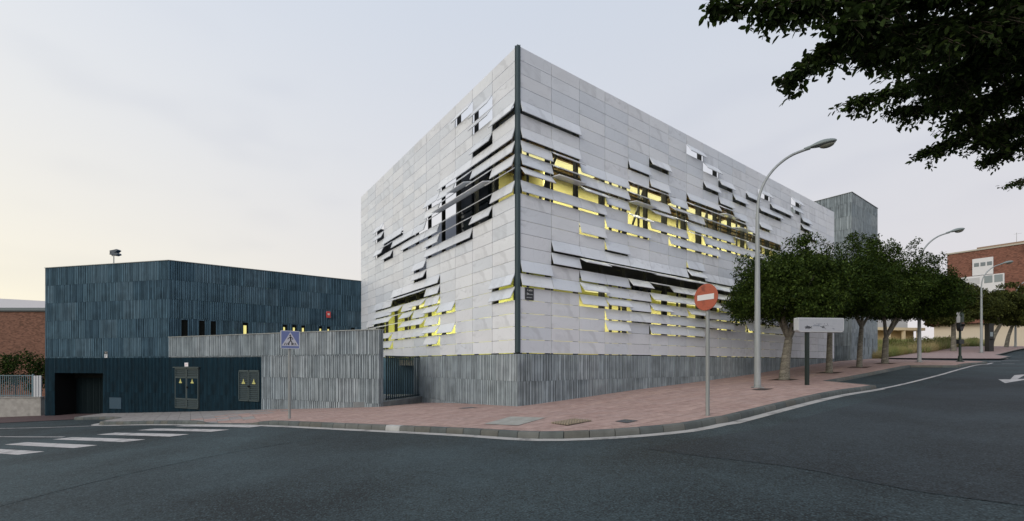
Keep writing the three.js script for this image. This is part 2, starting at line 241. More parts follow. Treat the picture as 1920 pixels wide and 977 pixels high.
{ // pavement beyond the side turning, garage apron
  const far = [st(42, -7.3), st(46, -7.3), st(49, -6.2), st(60, -6.4), st(90, -7), st(90, -2), st(63.6, -1.1), st(52.3, -.5), st(48.8, 0), st(41.0, -.2)];
  const f = struct('sidewalk', drape(far, (x, z) => ground(x, z) + .12, 2), M([.46, .34, .32], .9, { map: tileTex }), 'far stretch of pink pavement beyond the side turning'); f.userData.category = 'pavement';
  part('kerb_edge', ribbon(resample([st(42, -7.3), st(46, -7.3), st(49, -6.2), st(60, -6.4), st(90, -7)], 1), -.01, .16, (x, z) => ground(x, z) + .128), matKerb[2], f);
  const ap = struct('garage_apron', drape([[-23.5, -24.0], [-23.2, -23.5], [-26.5, -22.95], [-40, -23.8], [-40, -28.5], [-28, -27.6], [-23.5, -26.2]], over(.02), 1), M([.14, .095, .095], .9, { map: tileTex }), 'dark red paved apron before the garage door'); ap.userData.category = 'pavement';
}

// ------------------------------------------------------------------ ribbed concrete
const streakTex = tex(1024, 1024, (x, y) => { const a = fbm(x / 9, y / 180, 4, 0, 71), b = fbm(x / 90, y / 90, 4, 0, 72), s = smooth(.62, .85, noise(x / 7, y / 420, 0, 73)); return .56 + .42 * (a - .5) + .38 * (b - .5) + .24 * s + .08 * (hash(x, y, 3) - .5); });
streakTex.repeat.set(1 / 4.3, 1 / 4.3);
const ribLib = {};
function ribGeo(w, h, v, k = 1) { // one cast panel with uneven ribs; front at z = 0, lower left corner at the origin
  const key = [w.toFixed(3), h.toFixed(3), v, k].join(); if (ribLib[key]) return ribLib[key];
  const r = mulberry(v * 991 + Math.round(w * 100)), pr = [[.004, -.06], [.004, 0]]; let x = .004;
  while (x < w - .1) { const a = (.035 + .125 * r() ** 1.5) * k, g = (.030 + .018 * r()) * (.5 + .5 * k); const e = Math.min(w - .01, x + a); pr.push([e, 0], [e + .004, -.05], [Math.min(w - .006, e + g), -.05], [Math.min(w - .005, e + g + .004), 0]); x = e + g + .004; }
  pr.push([w - .004, 0], [w - .004, -.05]);
  const pos = [], uv = [], ou = r() * 4, ov = r() * 4, y0 = .004, y1 = h - .004;
  for (let i = 0; i + 1 < pr.length; i++) { const [xa, za] = pr[i], [xb, zb] = pr[i + 1]; if (xb < xa) continue; for (const [X, Y, Z] of [[xa, y0, za], [xb, y0, zb], [xb, y1, zb], [xa, y0, za], [xb, y1, zb], [xa, y1, za]]) { pos.push(X, Y, Z); uv.push(X + ou, Y + ov); } }
  for (const [Y, f] of [[y1, 1], [y0, -1]]) for (const t of f > 0 ? [[0, 0], [w, 0], [w, -.06], [0, 0], [w, -.06], [0, -.06]] : [[0, 0], [w, -.06], [w, 0], [0, 0], [0, -.06], [w, -.06]]) { pos.push(t[0], Y, t[1] - .044); uv.push(t[0], t[1]); }
  const g = new THREE.BufferGeometry(); g.setAttribute('position', new THREE.Float32BufferAttribute(pos, 3)); g.setAttribute('uv', new THREE.Float32BufferAttribute(uv, 2)); g.computeVertexNormals(); return ribLib[key] = g;
}
const ribMats = (list) => list.map((c) => M(c, .85, { map: streakTex }));
const matGreyRib = ribMats([[.42, .485, .525], [.405, .47, .51], [.455, .515, .555], [.385, .45, .495]]);
const matShadeTintRib = ribMats([[.112, .198, .262], [.100, .182, .245], [.134, .222, .288], [.090, .166, .228]]);  // same grey concrete, with the blue of skylit shade put into the colour
const JOINT = EY + .41, PITCH = 1.06;
// rows of panels on a wall face. face: {parent, x, y, z, turn}; holes: [x0, x1, y0, y1] in face coordinates
function ribWall(parent, o, turn, len, y0, y1, mats, { pw = 1.2, holes = [], seed = 1, shift = 0, fine = 1 } = {}) {
  const face = new THREE.Object3D(); face.position.set(...o); face.rotation.y = turn; face.updateMatrix();
  const r = mulberry(seed * 77 + 5);
  for (let k = Math.floor((y0 - JOINT) / PITCH + 1e-6); JOINT + k * PITCH < y1 - .02; k++) {
    const a = Math.max(y0, JOINT + k * PITCH), b = Math.min(y1, JOINT + (k + 1) * PITCH); if (b - a < .05) continue;
    const cuts = [0]; for (let x = pw * (k & 1 ? .55 : 1) + shift; x < len - .25; x += pw) cuts.push(x); cuts.push(len);
    for (const h of holes) if (h[2] < b && h[3] > a) cuts.push(h[0], h[1]); cuts.sort((p, q) => p - q);
    for (let i = 0; i + 1 < cuts.length; i++) {
      const p = cuts[i], q = cuts[i + 1], mid = (p + q) / 2; if (q - p < .03) continue;
      const mat = mats[Math.floor(r() * mats.length)], v = 1 + Math.floor(r() * 7), put = (ya, yb) => { if (yb - ya < .04) return; const m = part('ribbed_panel', ribGeo(q - p, yb - ya, v, fine), mat, parent); const l = new THREE.Object3D(); m.position.set(p, ya, 0).applyMatrix4(face.matrix); m.rotation.y = turn; };
      const hs = holes.filter((h) => mid > h[0] && mid < h[1] && h[2] < b && h[3] > a);
      if (!hs.length) put(a, b); else { put(a, hs[0][2]); put(hs[0][3], b); }
    }
  }
}
function placed(geo, o, turn) { const g = geo.clone(); g.rotateY(turn); g.translate(...o); return g; }

// ------------------------------------------------------------------ marble building
const marbleTex = tex(1024, 1024, (x, y) => {
  const u = x / 170, v = y / 170, w1 = fbm(u * .9 + 3, v * .9, 4, 0, 81), w2 = fbm(u * .9, v * .9 + 9, 4, 0, 82), X = u * .7 + v * 1.5 + 3.2 * (w1 - .5), Y = v * .5 - u * .35 + 2.6 * (w2 - .5);
  const f = fbm(X * .8, Y * .8, 5, 0, 83), cloud = fbm(u * .8, v * .8, 4, 0, 84), ridge = 1 - Math.abs(2 * fbm(X * .55 + 4, Y * .55, 4, 0, 85) - 1), vein = smooth(.86, 1, ridge);
  const b = .92 + .11 * (f - .5) + .12 * (cloud - .5) - .14 * vein * smooth(.42, .62, cloud) - .05 * smooth(.90, 1, 1 - Math.abs(2 * noise(X * 1.9, Y * 1.9, 0, 86) - 1)) + .015 * (hash(x, y, 2) - .5);
  return [b * .992, b * .997, b * 1.0 + .004];
});
const matMarble = [[.765, .79, .84], [.735, .765, .82], [.795, .815, .855], [.705, .74, .80], [.765, .78, .82]].map((c) => new THREE.MeshPhysicalMaterial({ color: lin(...c), roughness: .38, specularIntensity: .8, map: marbleTex }));
const PW = 1.5, RH = .485, ROWS = 23, TOP = EY + 11.55, BOT = TOP - ROWS * RH;
const panelGeos = []; for (let k = 0; k < 14; k++) { const g = new THREE.BoxGeometry(PW - .022, RH - .014, .03).translate(0, -RH / 2, 0), uv = g.attributes.uv, o = [rnd() * 6, rnd() * 6]; for (let i = 0; i < uv.count; i++) { const f = Math.floor(i / 4); uv.setXY(i, (o[0] + uv.getX(i) * (f < 2 ? .03 : PW)) / 6.02, (o[1] + uv.getY(i) * (f === 2 || f === 3 ? .03 : RH)) / 6.02); } panelGeos.push(g); }
const GRID_R = [
  '....................', '.......g.......g....', '........g...g..e....', '.........e.e.ee.e...', 'aa...e..e.e.ee..e...', '....a....a.......e..',
  'aa...a.eeca.e.......', 'acaaccaccdca........', 'acaacafaccdccc......', 'bdfadfcaaacafbb.....', 'aaa.faacaaaaaa......', '...aa.aaa...........',
  '..a.................', '...a...a............', '.aaaaaabaa..........', '.afccfffbbb.........', 'a.aabcbbbbb.........', 'aabaabbbbaab........',
  '..ebababaaa.ee......', '...aaaaaaa.eaaa.....', '...e.aaa............', '....................', '....................'];
const GRID_L = [
  '............', '..g.........', '.g..........', '.g..........', 'e...........', '.e..........', 'aaaa.....e..', 'aacae....e..', 'acdca..aa...', 'cdddcaaace..', 'acccaaa.e...', '.ecca.......',
  '..aaa.......', '.....e......', '.....e......', '....aaaa....', '....afffaa..', 'e...ababaa..', 'e..ebabcbba.', '....abbccc..', '...ebaaabb..', '....e...ee..', '............'];
const WB = thing('marble_building', 'large white marble building with tilting panels and yellow lit rooms behind', 'building', [C0[0], 0, C0[1]], TURN);
{
  const frameR = [], frameL = [];
  // steel rails behind the skin
  for (const k of [0, 4, 8, 12, 16, 20, 23]) { frameR.push(span(.1, 30.1, TOP - k * RH - .05, TOP - k * RH - .01, -.34, -.28)); frameL.push(span(.28, .34, TOP - k * RH - .05, TOP - k * RH - .01, -18.1, -.1)); }
  const fr = part('facade_frame', frameR, matPost, WB), fl = part('facade_frame', frameL, matPost, WB);
  for (let c = 0; c <= 20; c++) part('post', span(.11 + c * PW - (c < 20 ? .09 : .12), .11 + c * PW + (c ? .03 : .12), BOT - .02, TOP - .08, -.28, -.09), matPost, fr);
  for (let c = 0; c <= 12; c++) part('post', span(.09, .25, BOT - .02, TOP - .08, -.14 - c * PW - .03, -.14 - c * PW + .07), matPost, fl);
  const angle = (ch, row, side) => ({ a: 18.5, e: 26, g: 33, b: 41, f: side ? 36 + 1.7 * row : 26 + 2.2 * row, c: side ? 43 + 1.74 * row : 32 + 2.2 * row, d: side ? 66 + 1.6 * row : 56 + 2.2 * row })[ch] || 0;
  const closed = [];
  for (const [side, grid, cols] of [[1, GRID_R, 20], [0, GRID_L, 12]]) grid.forEach((line, row) => { for (let c = 0; c < cols; c++) {
    const th = angle(line[c] || '.', row, side), g = panelGeos[Math.floor(rnd() * panelGeos.length)], m = matMarble[Math.floor(rnd() * 5)], y = TOP - row * RH, s = c * PW + PW / 2 + (side ? .11 : .14);
    const set = (o) => { o.rotation.order = 'YXZ'; if (side) o.position.set(s, y, 0); else { o.position.set(0, y, -s); o.rotation.y = -Math.PI / 2; } o.rotation.x = -(th + (th ? rr(-1.2, 1.2) : rr(-.25, .25))) * Math.PI / 180; return o; };
    if (th) set(part('tilted_marble_panel', g, m, side ? fr : fl)); else closed.push({ g, m, set, side, d: Math.hypot(...(side ? st(s, 0) : st(0, s))) * (1 + (side ? 0 : .0)) + (side && c > 10 && row > 8 && row < 19 ? 60 : 0) });
  } });
  closed.sort((a, b) => a.d - b.d); const rest = new Map();
  closed.forEach((p, i) => { if (i < 300) p.set(part('marble_panel', p.g, p.m, p.side ? fr : fl)); else { const o = p.set(new THREE.Object3D()); o.updateMatrix(); const k = matMarble.indexOf(p.m) + (p.side ? 5 : 0); if (!rest.has(k)) rest.set(k, []); rest.get(k).push(p.g.clone().applyMatrix4(o.matrix)); } });
  for (const [k, l] of rest) part('marble_panel', l, matMarble[k % 5], k < 5 ? fl : fr).userData.kind = 'stuff';
  // dark steel corner post: two flanges and a web
  part('corner_post', [span(-.02, .025, JOINT, TOP + .03, -.11, .02), span(.025, .095, JOINT, TOP + .03, -.03, .02), span(-.045, -.02, JOINT, TOP + .04, -.11, -.085), span(.07, .095, JOINT, TOP + .04, .02, .045)], M([.055, .085, .095], .5, { metalness: .3 }), WB);
  // base of ribbed concrete
  ribWall(WB, [0, 0, .03], 0, 30.1, JOINT - 3.2, JOINT - .05, matGreyRib, { seed: 3, fine: .9 });
  ribWall(WB, [-.03, 0, -9.2], -Math.PI / 2, 9.2, JOINT - 3.2, JOINT - .05, matGreyRib, { seed: 4, fine: .9 });
  part('plinth', [span(.03, 30.1, JOINT - 4, JOINT - .07, -.6, -.03), span(.03, .6, JOINT - 4, JOINT - .07, -9.2, -.6)], matGreyRib[1], WB);
  // rooms behind: roof with slatted brown ceiling, slabs, yellow walls
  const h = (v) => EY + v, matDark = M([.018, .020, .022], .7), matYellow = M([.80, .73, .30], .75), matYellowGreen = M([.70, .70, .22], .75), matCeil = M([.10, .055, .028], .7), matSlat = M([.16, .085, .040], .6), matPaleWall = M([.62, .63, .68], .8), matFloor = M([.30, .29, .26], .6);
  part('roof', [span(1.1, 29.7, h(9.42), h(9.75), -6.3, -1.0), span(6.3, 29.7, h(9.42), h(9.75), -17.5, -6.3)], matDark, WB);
  for (let k = 0; k < 12; k++) part('ceiling_slat', span(1.3, 29.5, h(9.28), h(9.36), -5.9 + k * .4, -5.9 + k * .4 + .2), matSlat, WB);
  part('ceiling', span(1.2, 29.6, h(9.38), h(9.41), -6.2, -1.05), matCeil, WB);
  part('parapet', [span(1.0, 29.7, h(9.76), h(10.75), -1.25, -1.0), span(1.0, 1.25, h(9.76), h(10.4), -6.4, -1.26)], M([.05, .055, .05], .7), WB);
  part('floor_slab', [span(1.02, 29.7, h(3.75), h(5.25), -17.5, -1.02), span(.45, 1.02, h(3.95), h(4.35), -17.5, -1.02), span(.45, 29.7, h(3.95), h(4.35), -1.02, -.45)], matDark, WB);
  part('ground_slab', span(.7, 29.7, h(-.1), h(.22), -17.5, -.7), matFloor, WB);
  part('back_wall', span(3.9, 29.6, h(5.25), h(9.38), -3.95, -3.8), matYellow, WB, 'yellow painted inner wall of the upper floor');
  part('back_wall', span(3.6, 29.6, h(.22), h(3.7), -3.7, -3.5), matYellow, WB, 'yellow painted inner wall of the lower floor');
  part('partition', span(1.1, 3.74, h(5.25), h(9.3), -4.75, -4.6), matYellow, WB, 'yellow end wall of the corner room');
  part('partition', span(3.75, 3.9, h(5.25), h(9.3), -6.3, -3.0), matYellow, WB);
  part('partition', [span(3.45, 3.6, h(.22), h(3.7), -16.5, -3.5), span(1.1, 3.45, h(.22), h(3.7), -16.6, -16.5)], matYellowGreen, WB, 'yellow green inner wall of the lower floor');
  for (let k = 0; k < 9; k++) part('ceiling_slat', span(1.2, 29.5, h(3.56), h(3.66), -3.45 + k * .28, -3.45 + k * .28 + .15), matYellowGreen, WB);
  part('ceiling', [span(1.1, 29.5, h(3.68), h(3.74), -3.5, -1.03), span(1.1, 3.45, h(3.68), h(3.74), -16.5, -3.51)], matYellowGreen, WB, 'yellow green ceiling of the lower floor');
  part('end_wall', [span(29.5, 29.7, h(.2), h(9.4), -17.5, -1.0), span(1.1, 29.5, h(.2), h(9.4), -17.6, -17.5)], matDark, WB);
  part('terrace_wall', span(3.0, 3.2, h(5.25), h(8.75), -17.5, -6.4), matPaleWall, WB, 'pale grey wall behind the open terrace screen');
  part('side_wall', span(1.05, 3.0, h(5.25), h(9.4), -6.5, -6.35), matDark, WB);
  // glazing
  const glass = new THREE.MeshPhysicalMaterial({ color: lin(.90, .94, .92), roughness: .02, transmission: 1, thickness: 0, ior: 1.45 });
  const darkGlass = M([.008, .014, .018], .06), pane = (x0, x1, y0, y1, m = glass) => part('glass_pane', new THREE.PlaneGeometry(x1 - x0, y1 - y0).translate((x0 + x1) / 2, (y0 + y1) / 2, -1.0), m, WB);
  const paneL = (s0, s1, y0, y1, m = glass) => part('glass_pane', new THREE.PlaneGeometry(s1 - s0, y1 - y0).rotateY(-Math.PI / 2).translate(1.0, (y0 + y1) / 2, -(s0 + s1) / 2), m, WB);
  for (let c = 0; c < 19; c++) {
    const a = .11 + c * PW + (c ? 0 : .95), b = .11 + (c + 1) * PW, dark = c === 5 || c === 9;
    pane(a, b, h(5.25), h(9.4)); pane(a, b, h(.22), h(3.75), dark ? darkGlass : glass);
    if (c % 4 === 3) part('mullion', span(b - .05, b + .05, h(.22), h(9.38), -1.06, -.97), matPost, WB);
    const q = a + (b - a) * [.36, .62, .5, .7, .42][c % 5]; part('mullion', [span(q - .03, q + .03, h(.22), h(3.75), -1.06, -.97), span(q - .03, q + .03, h(5.25), h(9.38), -1.06, -.97)], matPost, WB);
  }
  for (let c = 0; c < 11; c++) {
    const a = .14 + c * PW + (c ? 0 : .9), b = .14 + (c + 1) * PW;
    if (c < 4) paneL(a, b, h(5.25), h(9.4), c > 1 ? darkGlass : glass);
    paneL(a, b, h(.22), h(3.75)); if (c % 3 === 1 || c === 3) part('mullion', span(.96, 1.08, h(.22), h(c < 4 ? 9.38 : 3.75), -b - .05, -b + .05), matPost, WB);
  }
  for (const [x, y0, y1] of [[2.9, 6.6, 9.2], [8.9, 6.6, 9.2], [14.8, 6.8, 9.2], [20.6, 6.8, 9.2]]) part('brace', cyl(.06, .06, [x - .75, h(y0), -1.5], [x + .4, h(y1), -1.5], 6), matPost, WB);
  // room lamps: glowing strips with a light of the same size just below
  const matGlow = new THREE.MeshStandardMaterial({ color: lin(.8, .8, .75), emissive: lin(1, .88, .40), emissiveIntensity: .75 });
  const lamp = (x, y, z, w, d, I) => { const m = part('room_lamp', box(w, .05, d, x, y, z), matGlow, WB); const L = new THREE.RectAreaLight(lin(1, .92, .70), I, w, d); L.name = 'room_light'; L.position.set(x, y - .04, z); L.rotation.x = -Math.PI / 2; m.add(L); };
  for (const x of [4.2, 9.5, 15, 20.5, 26]) lamp(x, h(9.2), -2.3, 4.6, .4, 27);
  for (const x of [8, 13.5, 19, 24.5]) lamp(x, h(3.50), -2.1, 4.6, .3, 25);
  lamp(3.4, h(3.50), -2.1, 3.4, .3, 25); lamp(2.1, h(3.60), -7.0, .3, 4.4, 40); lamp(2.1, h(3.60), -12.6, .3, 4.4, 40);
  // street name plaque beside the corner
  const plaqueTex = canvasTex(128, 160, (c, w, hh) => { c.fillStyle = '#23262b'; c.fillRect(0, 0, w, hh); c.strokeStyle = '#3c4147'; c.lineWidth = 2; c.strokeRect(3, 3, w - 6, 48); c.strokeRect(3, 53, w - 6, 52); c.strokeRect(3, 107, w - 6, 50); c.fillStyle = '#d9dcdf'; c.font = 'bold 34px serif'; c.fillText('Calle', 24, 40); c.font = 'bold 38px serif'; c.fillText('D', 18, 94); c.strokeStyle = '#d9dcdf'; c.lineWidth = 4; for (let i = 0; i < 8; i++) { c.beginPath(); c.moveTo(48 + i * 9, 92); c.lineTo(52 + i * 9, 74 + (i * 7) % 11); c.stroke(); } for (let i = 0; i < 9; i++) { c.beginPath(); c.moveTo(18 + i * 10, 142 - (i * 5) % 9); c.lineTo(26 + i * 10, 124 + (i * 4) % 12); c.stroke(); } });
  const pl = single('street_plaque', 'small black street name plaque on marble beside the dark corner post', 'plaque', box(.40, .44, .02).translate(0, 0, 0), M([.03, .032, .036], .5));
  const [px, pz] = st(.52, -.035); pl.position.set(px, TOP - 18 * RH - .245, pz); pl.rotation.y = TURN;
  part('plaque_face', new THREE.PlaneGeometry(.38, .42), M([1, 1, 1], .5, { map: plaqueTex }), pl).position.z = .0125;
}

// ------------------------------------------------------------------ concrete tower behind the marble building
{
  const [x, z] = st(33.9, .0), T = thing('concrete_tower', 'tall square ribbed concrete tower behind the white marble building', 'tower', [x, 0, z], TURN), top = EY + 13.95, W = 6.5, D = 9;
  part('core', [span(.06, W - .06, JOINT - 3, top - .03, -D, -.06)], matGreyRib[1], T);
  const slits = [[1.2, 1.42], [3.0, 3.22], [3.9, 4.12], [5.1, 5.32]].map(([a, b]) => [a, b, EY + .75, EY + 2.2]);
  ribWall(T, [0, 0, .0], 0, W, JOINT - 2.12, top, matGreyRib, { seed: 11, pw: 1.3, holes: slits });
  ribWall(T, [0, 0, -D], -Math.PI / 2, D, JOINT - 2.12, top, matGreyRib, { seed: 12, pw: 1.3 });
  for (const s of slits) part('slit_window', span(s[0], s[1], s[2], s[3], -.058, -.045), M([.01, .012, .014], .15), T);
  part('coping', [span(-.04, W + .04, top, top + .03, -.2, .04), span(-.04, .2, top, top + .03, -D, -.2)], matGalv, T);
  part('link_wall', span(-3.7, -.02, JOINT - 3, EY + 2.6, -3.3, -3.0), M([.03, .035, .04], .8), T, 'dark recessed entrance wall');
}

// ------------------------------------------------------------------ ribbed building on the left, blue shade painted into its grey concrete
const A = [-18.97, -24.5], B = [-27.9, -26.5], D = [-5.68, -18.9], tF = -Math.atan2(2.0, 8.93), lenF = Math.hypot(8.93, 2.0), tW = -Math.atan2(5.6, 13.29), lenW = Math.hypot(13.29, 5.6);
const matMetal = [[.012, .045, .070], [.011, .042, .066], [.013, .047, .073]].map((c) => M(c, .8, { map: streakTex }));
function sheetMetal(w, y0, y1) { // trapezoid sheet, 10 cm pitch
  const pos = [], uv = [], pr = []; for (let x = 0; x < w - .005; x += .1) pr.push([x, 0], [Math.min(w, x + .055), 0], [Math.min(w, x + .065), -.03], [Math.min(w, x + .09), -.03]); pr.push([w, 0]);
  for (let i = 0; i + 1 < pr.length; i++) { const [a, za] = pr[i], [b, zb] = pr[i + 1]; for (const [X, Y, Z] of [[a, y0, za], [b, y0, zb], [b, y1, zb], [a, y0, za], [b, y1, zb], [a, y1, za]]) { pos.push(X, Y, Z); uv.push(X, Y); } }
  const g = new THREE.BufferGeometry(); g.setAttribute('position', new THREE.Float32BufferAttribute(pos, 3)); g.setAttribute('uv', new THREE.Float32BufferAttribute(uv, 2)); g.computeVertexNormals(); return g;
}
function metalWall(parent, o, turn, x0, x1, y0, y1, pw = 1) { let i = 0; for (let x = x0; x < x1 - .02; x += pw) { const w = Math.min(pw, x1 - x), m = part('metal_sheet', sheetMetal(w, y0, y1), matMetal[(i++ * 2) % 3], parent); m.position.set(x, 0, 0).applyAxisAngle(new THREE.Vector3(0, 1, 0), turn).add(new THREE.Vector3(...o)); m.rotation.y = turn; } }
const signMat = (t) => M([1, 1, 1], .5, { map: t });
const matBlack = M([.006, .007, .008], .8), matDoor = M([.022, .040, .050], .5, { metalness: .2 }), matLouvre = M([.045, .068, .075], .5, { metalness: .2 });
{
  const T = thing('shade_blue_building', 'low ribbed concrete building with blue shade painted in, dark metal base and garage', 'building', [B[0], 0, B[1]], tF), top = JOINT + 5 * PITCH, bandTop = EY + .33, h = (v) => EY + v;
  // plan of the body in local coordinates: front along +x, then back along the uphill direction
  const loc = (x, z) => { const v = new THREE.Vector3(x - B[0], 0, z - B[1]).applyAxisAngle(new THREE.Vector3(0, 1, 0), -tF); return [v.x, v.z]; };
  const far = [A[0] + RD[0] * 12.2, A[1] + RD[1] * 12.2], pl = [[.04, -.06], [lenF - .08, -.06], ...[far, [far[0] + LD[0] * 8, far[1] + LD[1] * 8]].map((p) => loc(...p)).map(([a, b], i) => i ? [a, b] : [a - .05, b - .08]), [.04, -14]];
  const hole = new THREE.Shape(pl.map(([a, b]) => new THREE.Vector2(a, -b)));
  const body = (p, y0, y1) => new THREE.ExtrudeGeometry(new THREE.Shape(p.map(([a, b]) => new THREE.Vector2(a, -b))), { depth: y1 - y0, bevelEnabled: false }).rotateX(-Math.PI / 2).translate(0, y0, 0);
  // body above the garage lintel, and below it set back round the opening
  part('body', [body(pl, h(-.55), top - .04), body([[4.55, -.06], ...pl.slice(1), [.04, -14], [.04, -3], [4.55, -3]], h(-5), h(-.55)), span(.04, .70, h(-5), h(-.55), -3, -.06)], matShadeTintRib[1], T);
  ribWall(T, [0, 0, 0], 0, lenF, bandTop, top, matShadeTintRib, { seed: 21, fine: .6 });
  const th = TURN - tF, lo = loc(...A); ribWall(T, [lo[0], 0, lo[1]], th, 12, h(.4), top, matShadeTintRib, { seed: 22, fine: .6, holes: [[.56, .85], [1.37, 1.64], [1.92, 2.18], [3.51, 3.79], [5.66, 5.90], [6.21, 6.46], [6.74, 6.97], [7.8, 8.0], [8.3, 8.5], [9.85, 10.1]].map(([a, b]) => [a, b, h(.9), h(2.46)]) });
  const glow = new THREE.MeshStandardMaterial({ color: lin(.6, .55, .2), emissive: lin(.95, .85, .30), emissiveIntensity: .65 }), wg = M([.006, .007, .006], .9);
  [[.56, .85, 0], [1.37, 1.64, 0], [1.92, 2.18, 0], [3.51, 3.79, .55], [5.66, 5.90, .4], [6.21, 6.46, .45], [6.74, 6.97, .5], [7.8, 8.0, .5], [8.3, 8.5, .45], [9.85, 10.1, 0]].forEach(([a, b, w]) => {
    const m = part('slit_window', span(a, b, h(.9), h(2.46), -.062, -.05), wg, T); m.position.set(lo[0], 0, lo[1]); m.rotation.y = th;
    part('window_frame', [span(a, a + .03, h(.9), h(2.46), -.05, .0), span(b - .03, b, h(.9), h(2.46), -.05, 0)], matBlack, m);
    if (w) part('lit_pane', span(a + .04, a + .04 + (b - a) * w, h(.9), h(2.3), -.05, -.044), glow, m, 'narrow yellow lit pane');
  });
  metalWall(T, [0, 0, .0], 0, 0, .746, h(-5), bandTop, .75); metalWall(T, [0, 0, 0], 0, .746, 4.47, h(-.55), bandTop, 1); metalWall(T, [0, 0, 0], 0, 4.47, lenF, h(-5), bandTop, 1);
  // garage recess and door
  part('garage_recess', [span(.72, .75, h(-5), h(-.55), -1.3, -.04), span(4.47, 4.50, h(-5), h(-.55), -1.3, -.04), span(.72, 4.5, h(-.55), h(-.5), -1.3, -.04)], matBlack, T);
  for (let k = 0; k < 8; k++) part('garage_door_leaf', sheetMetal(.46, h(-4), h(-.85)).translate(.76 + k * .463, 0, -1.1), M([.006, .014, .017], .85), T);
  part('garage_door_head', span(.75, 4.47, h(-.85), h(-.56), -1.12, -1.0), M([.012, .014, .013], .85), T);
  part('door_lock', span(4.12, 4.22, h(-2.55), h(-2.3), -1.08, -1.02), matBlack, T);
  part('meter_door', span(4.98, 5.84, h(-2.57), h(-1.93), -.02, .03), M([.014, .050, .085], .5), T, 'small blue meter cabinet door');
  part('roof_edge', [span(-.03, lenF, top, top + .03, -.2, .03)], matGalv, T);
  const re = part('roof_edge', [span(0, 12, top, top + .03, -.2, .03)], matGalv, T); re.position.set(lo[0], 0, lo[1]); re.rotation.y = th;
}
{ // garden wall running on from the building, metal base with doors, then ribbed panels
  const T = thing('concrete_wall', 'long grey ribbed concrete wall before the blue building, with service doors', 'wall', [A[0], 0, A[1]], tW), top = EY + 1.45, h = (v) => EY + v;
  part('core', [span(.1, lenW - .04, h(-5), top - .02, -.30, -.06)], matGreyRib[1], T);
  ribWall(T, [0, 0, 0], 0, lenW, h(.36), top, matGreyRib, { seed: 31, fine: .75 });
  ribWall(T, [7.3, 0, 0], 0, lenW - 7.3, JOINT - 3.2, h(.36), matGreyRib, { seed: 32, fine: .75 });
  ribWall(T, [lenW, 0, 0], Math.PI / 2, .3, JOINT - 3.2, top, matGreyRib, { seed: 33 });
  part('coping', span(-.0, lenW + .02, top, top + .035, -.33, .03), matGalv, T);
  metalWall(T, [0, 0, 0], 0, 0, 7.28, h(-5), h(.33), 1);
  // service doors
  const slats = (x0, x1, y0, y1, p, m) => { for (let y = y0; y < y1 - .04; y += .095) { const g = box(x1 - x0, .012, .07); g.rotateX(.75); g.translate((x0 + x1) / 2, y + .05, .035); part('louvre_slat', g, m, p); } };
  const warn = (x, y, p) => { const s = new THREE.Shape([[-.12, 0], [.12, 0], [.12, .05], [.07, .08], [0, .26], [-.07, .08], [-.12, .05]].map((q) => new THREE.Vector2(...q))); part('warning_sign', new THREE.ShapeGeometry(s).translate(x, y, .06), M([.50, .49, .17], .5), p, 'yellow triangular electric hazard sign'); };
  const d1 = part('service_door', [span(.62, 2.66, h(-2.42), h(-.22), .002, .02)], matDoor, T, 'dark double service door with louvred top and bottom');
  for (const x of [.65, 1.64]) {
    part('door_frame', [span(x, x + .05, h(-2.4), h(-.24), .02, .06), span(x + .93, x + .98, h(-2.4), h(-.24), .02, .06), span(x, x + .98, h(-.78), h(-.72), .02, .06), span(x, x + .98, h(-1.92), h(-1.86), .02, .06), span(x, x + .98, h(-2.4), h(-2.35), .02, .06), span(x, x + .98, h(-.30), h(-.24), .02, .06)], matLouvre, d1);
    slats(x + .06, x + .92, h(-.73), h(-.3), d1, matLouvre); slats(x + .06, x + .92, h(-2.35), h(-1.92), d1, matLouvre); warn(x + .48, h(-1.05), d1);
    part('ribbed_leaf', sheetMetal(.86, h(-1.86), h(-.78)).translate(x + .06, 0, .05), matMetal[1], d1);
  }
  part('door_handle', span(1.7, 1.8, h(-1.32), h(-1.22), .06, .10), matBlack, d1); part('door_hood', span(.56, 2.72, h(-.22), h(-.17), -.02, .12), matLouvre, d1);
  const d2 = part('louvred_door', [span(5.72, 7.22, h(-1.86), h(-.32), .002, .02)], matDoor, T, 'dark double louvred vent door');
  for (const x of [5.74, 6.48]) { part('door_frame', [span(x, x + .05, h(-1.86), h(-.32), .02, .06), span(x + .67, x + .72, h(-1.86), h(-.32), .02, .06), span(x, x + .72, h(-1.86), h(-1.8), .02, .06), span(x, x + .72, h(-.40), h(-.32), .02, .06)], matLouvre, d2); slats(x + .06, x + .66, h(-1.8), h(-.42), d2, matLouvre); warn(x + .36, h(-1.0), d2); }
  part('door_handle', span(6.44, 6.54, h(-1.16), h(-1.08), .06, .10), matBlack, d2);
  const wall = (x, y, z) => { const v = new THREE.Vector3(x, y, z).applyAxisAngle(new THREE.Vector3(0, 1, 0), tW); return [v.x + A[0], v.y, v.z + A[1]]; };
  const notice = canvasTex(64, 48, (c, w, hh) => { c.fillStyle = '#e6e3e8'; c.fillRect(0, 0, w, hh); c.fillStyle = '#a33'; for (let i = 0; i < 4; i++) c.fillRect(12, 14 + i * 7, 40 - i * 4, 2); });
  const n = single('notice_sign', 'small white notice on metal wall above the service door', 'sign', box(.30, .21, .015), M([.7, .7, .7], .6)); n.position.set(...wall(1.58, h(-.05), .02)); n.rotation.y = tW; part('notice_face', new THREE.PlaneGeometry(.29, .2), signMat(notice), n).position.z = .010;
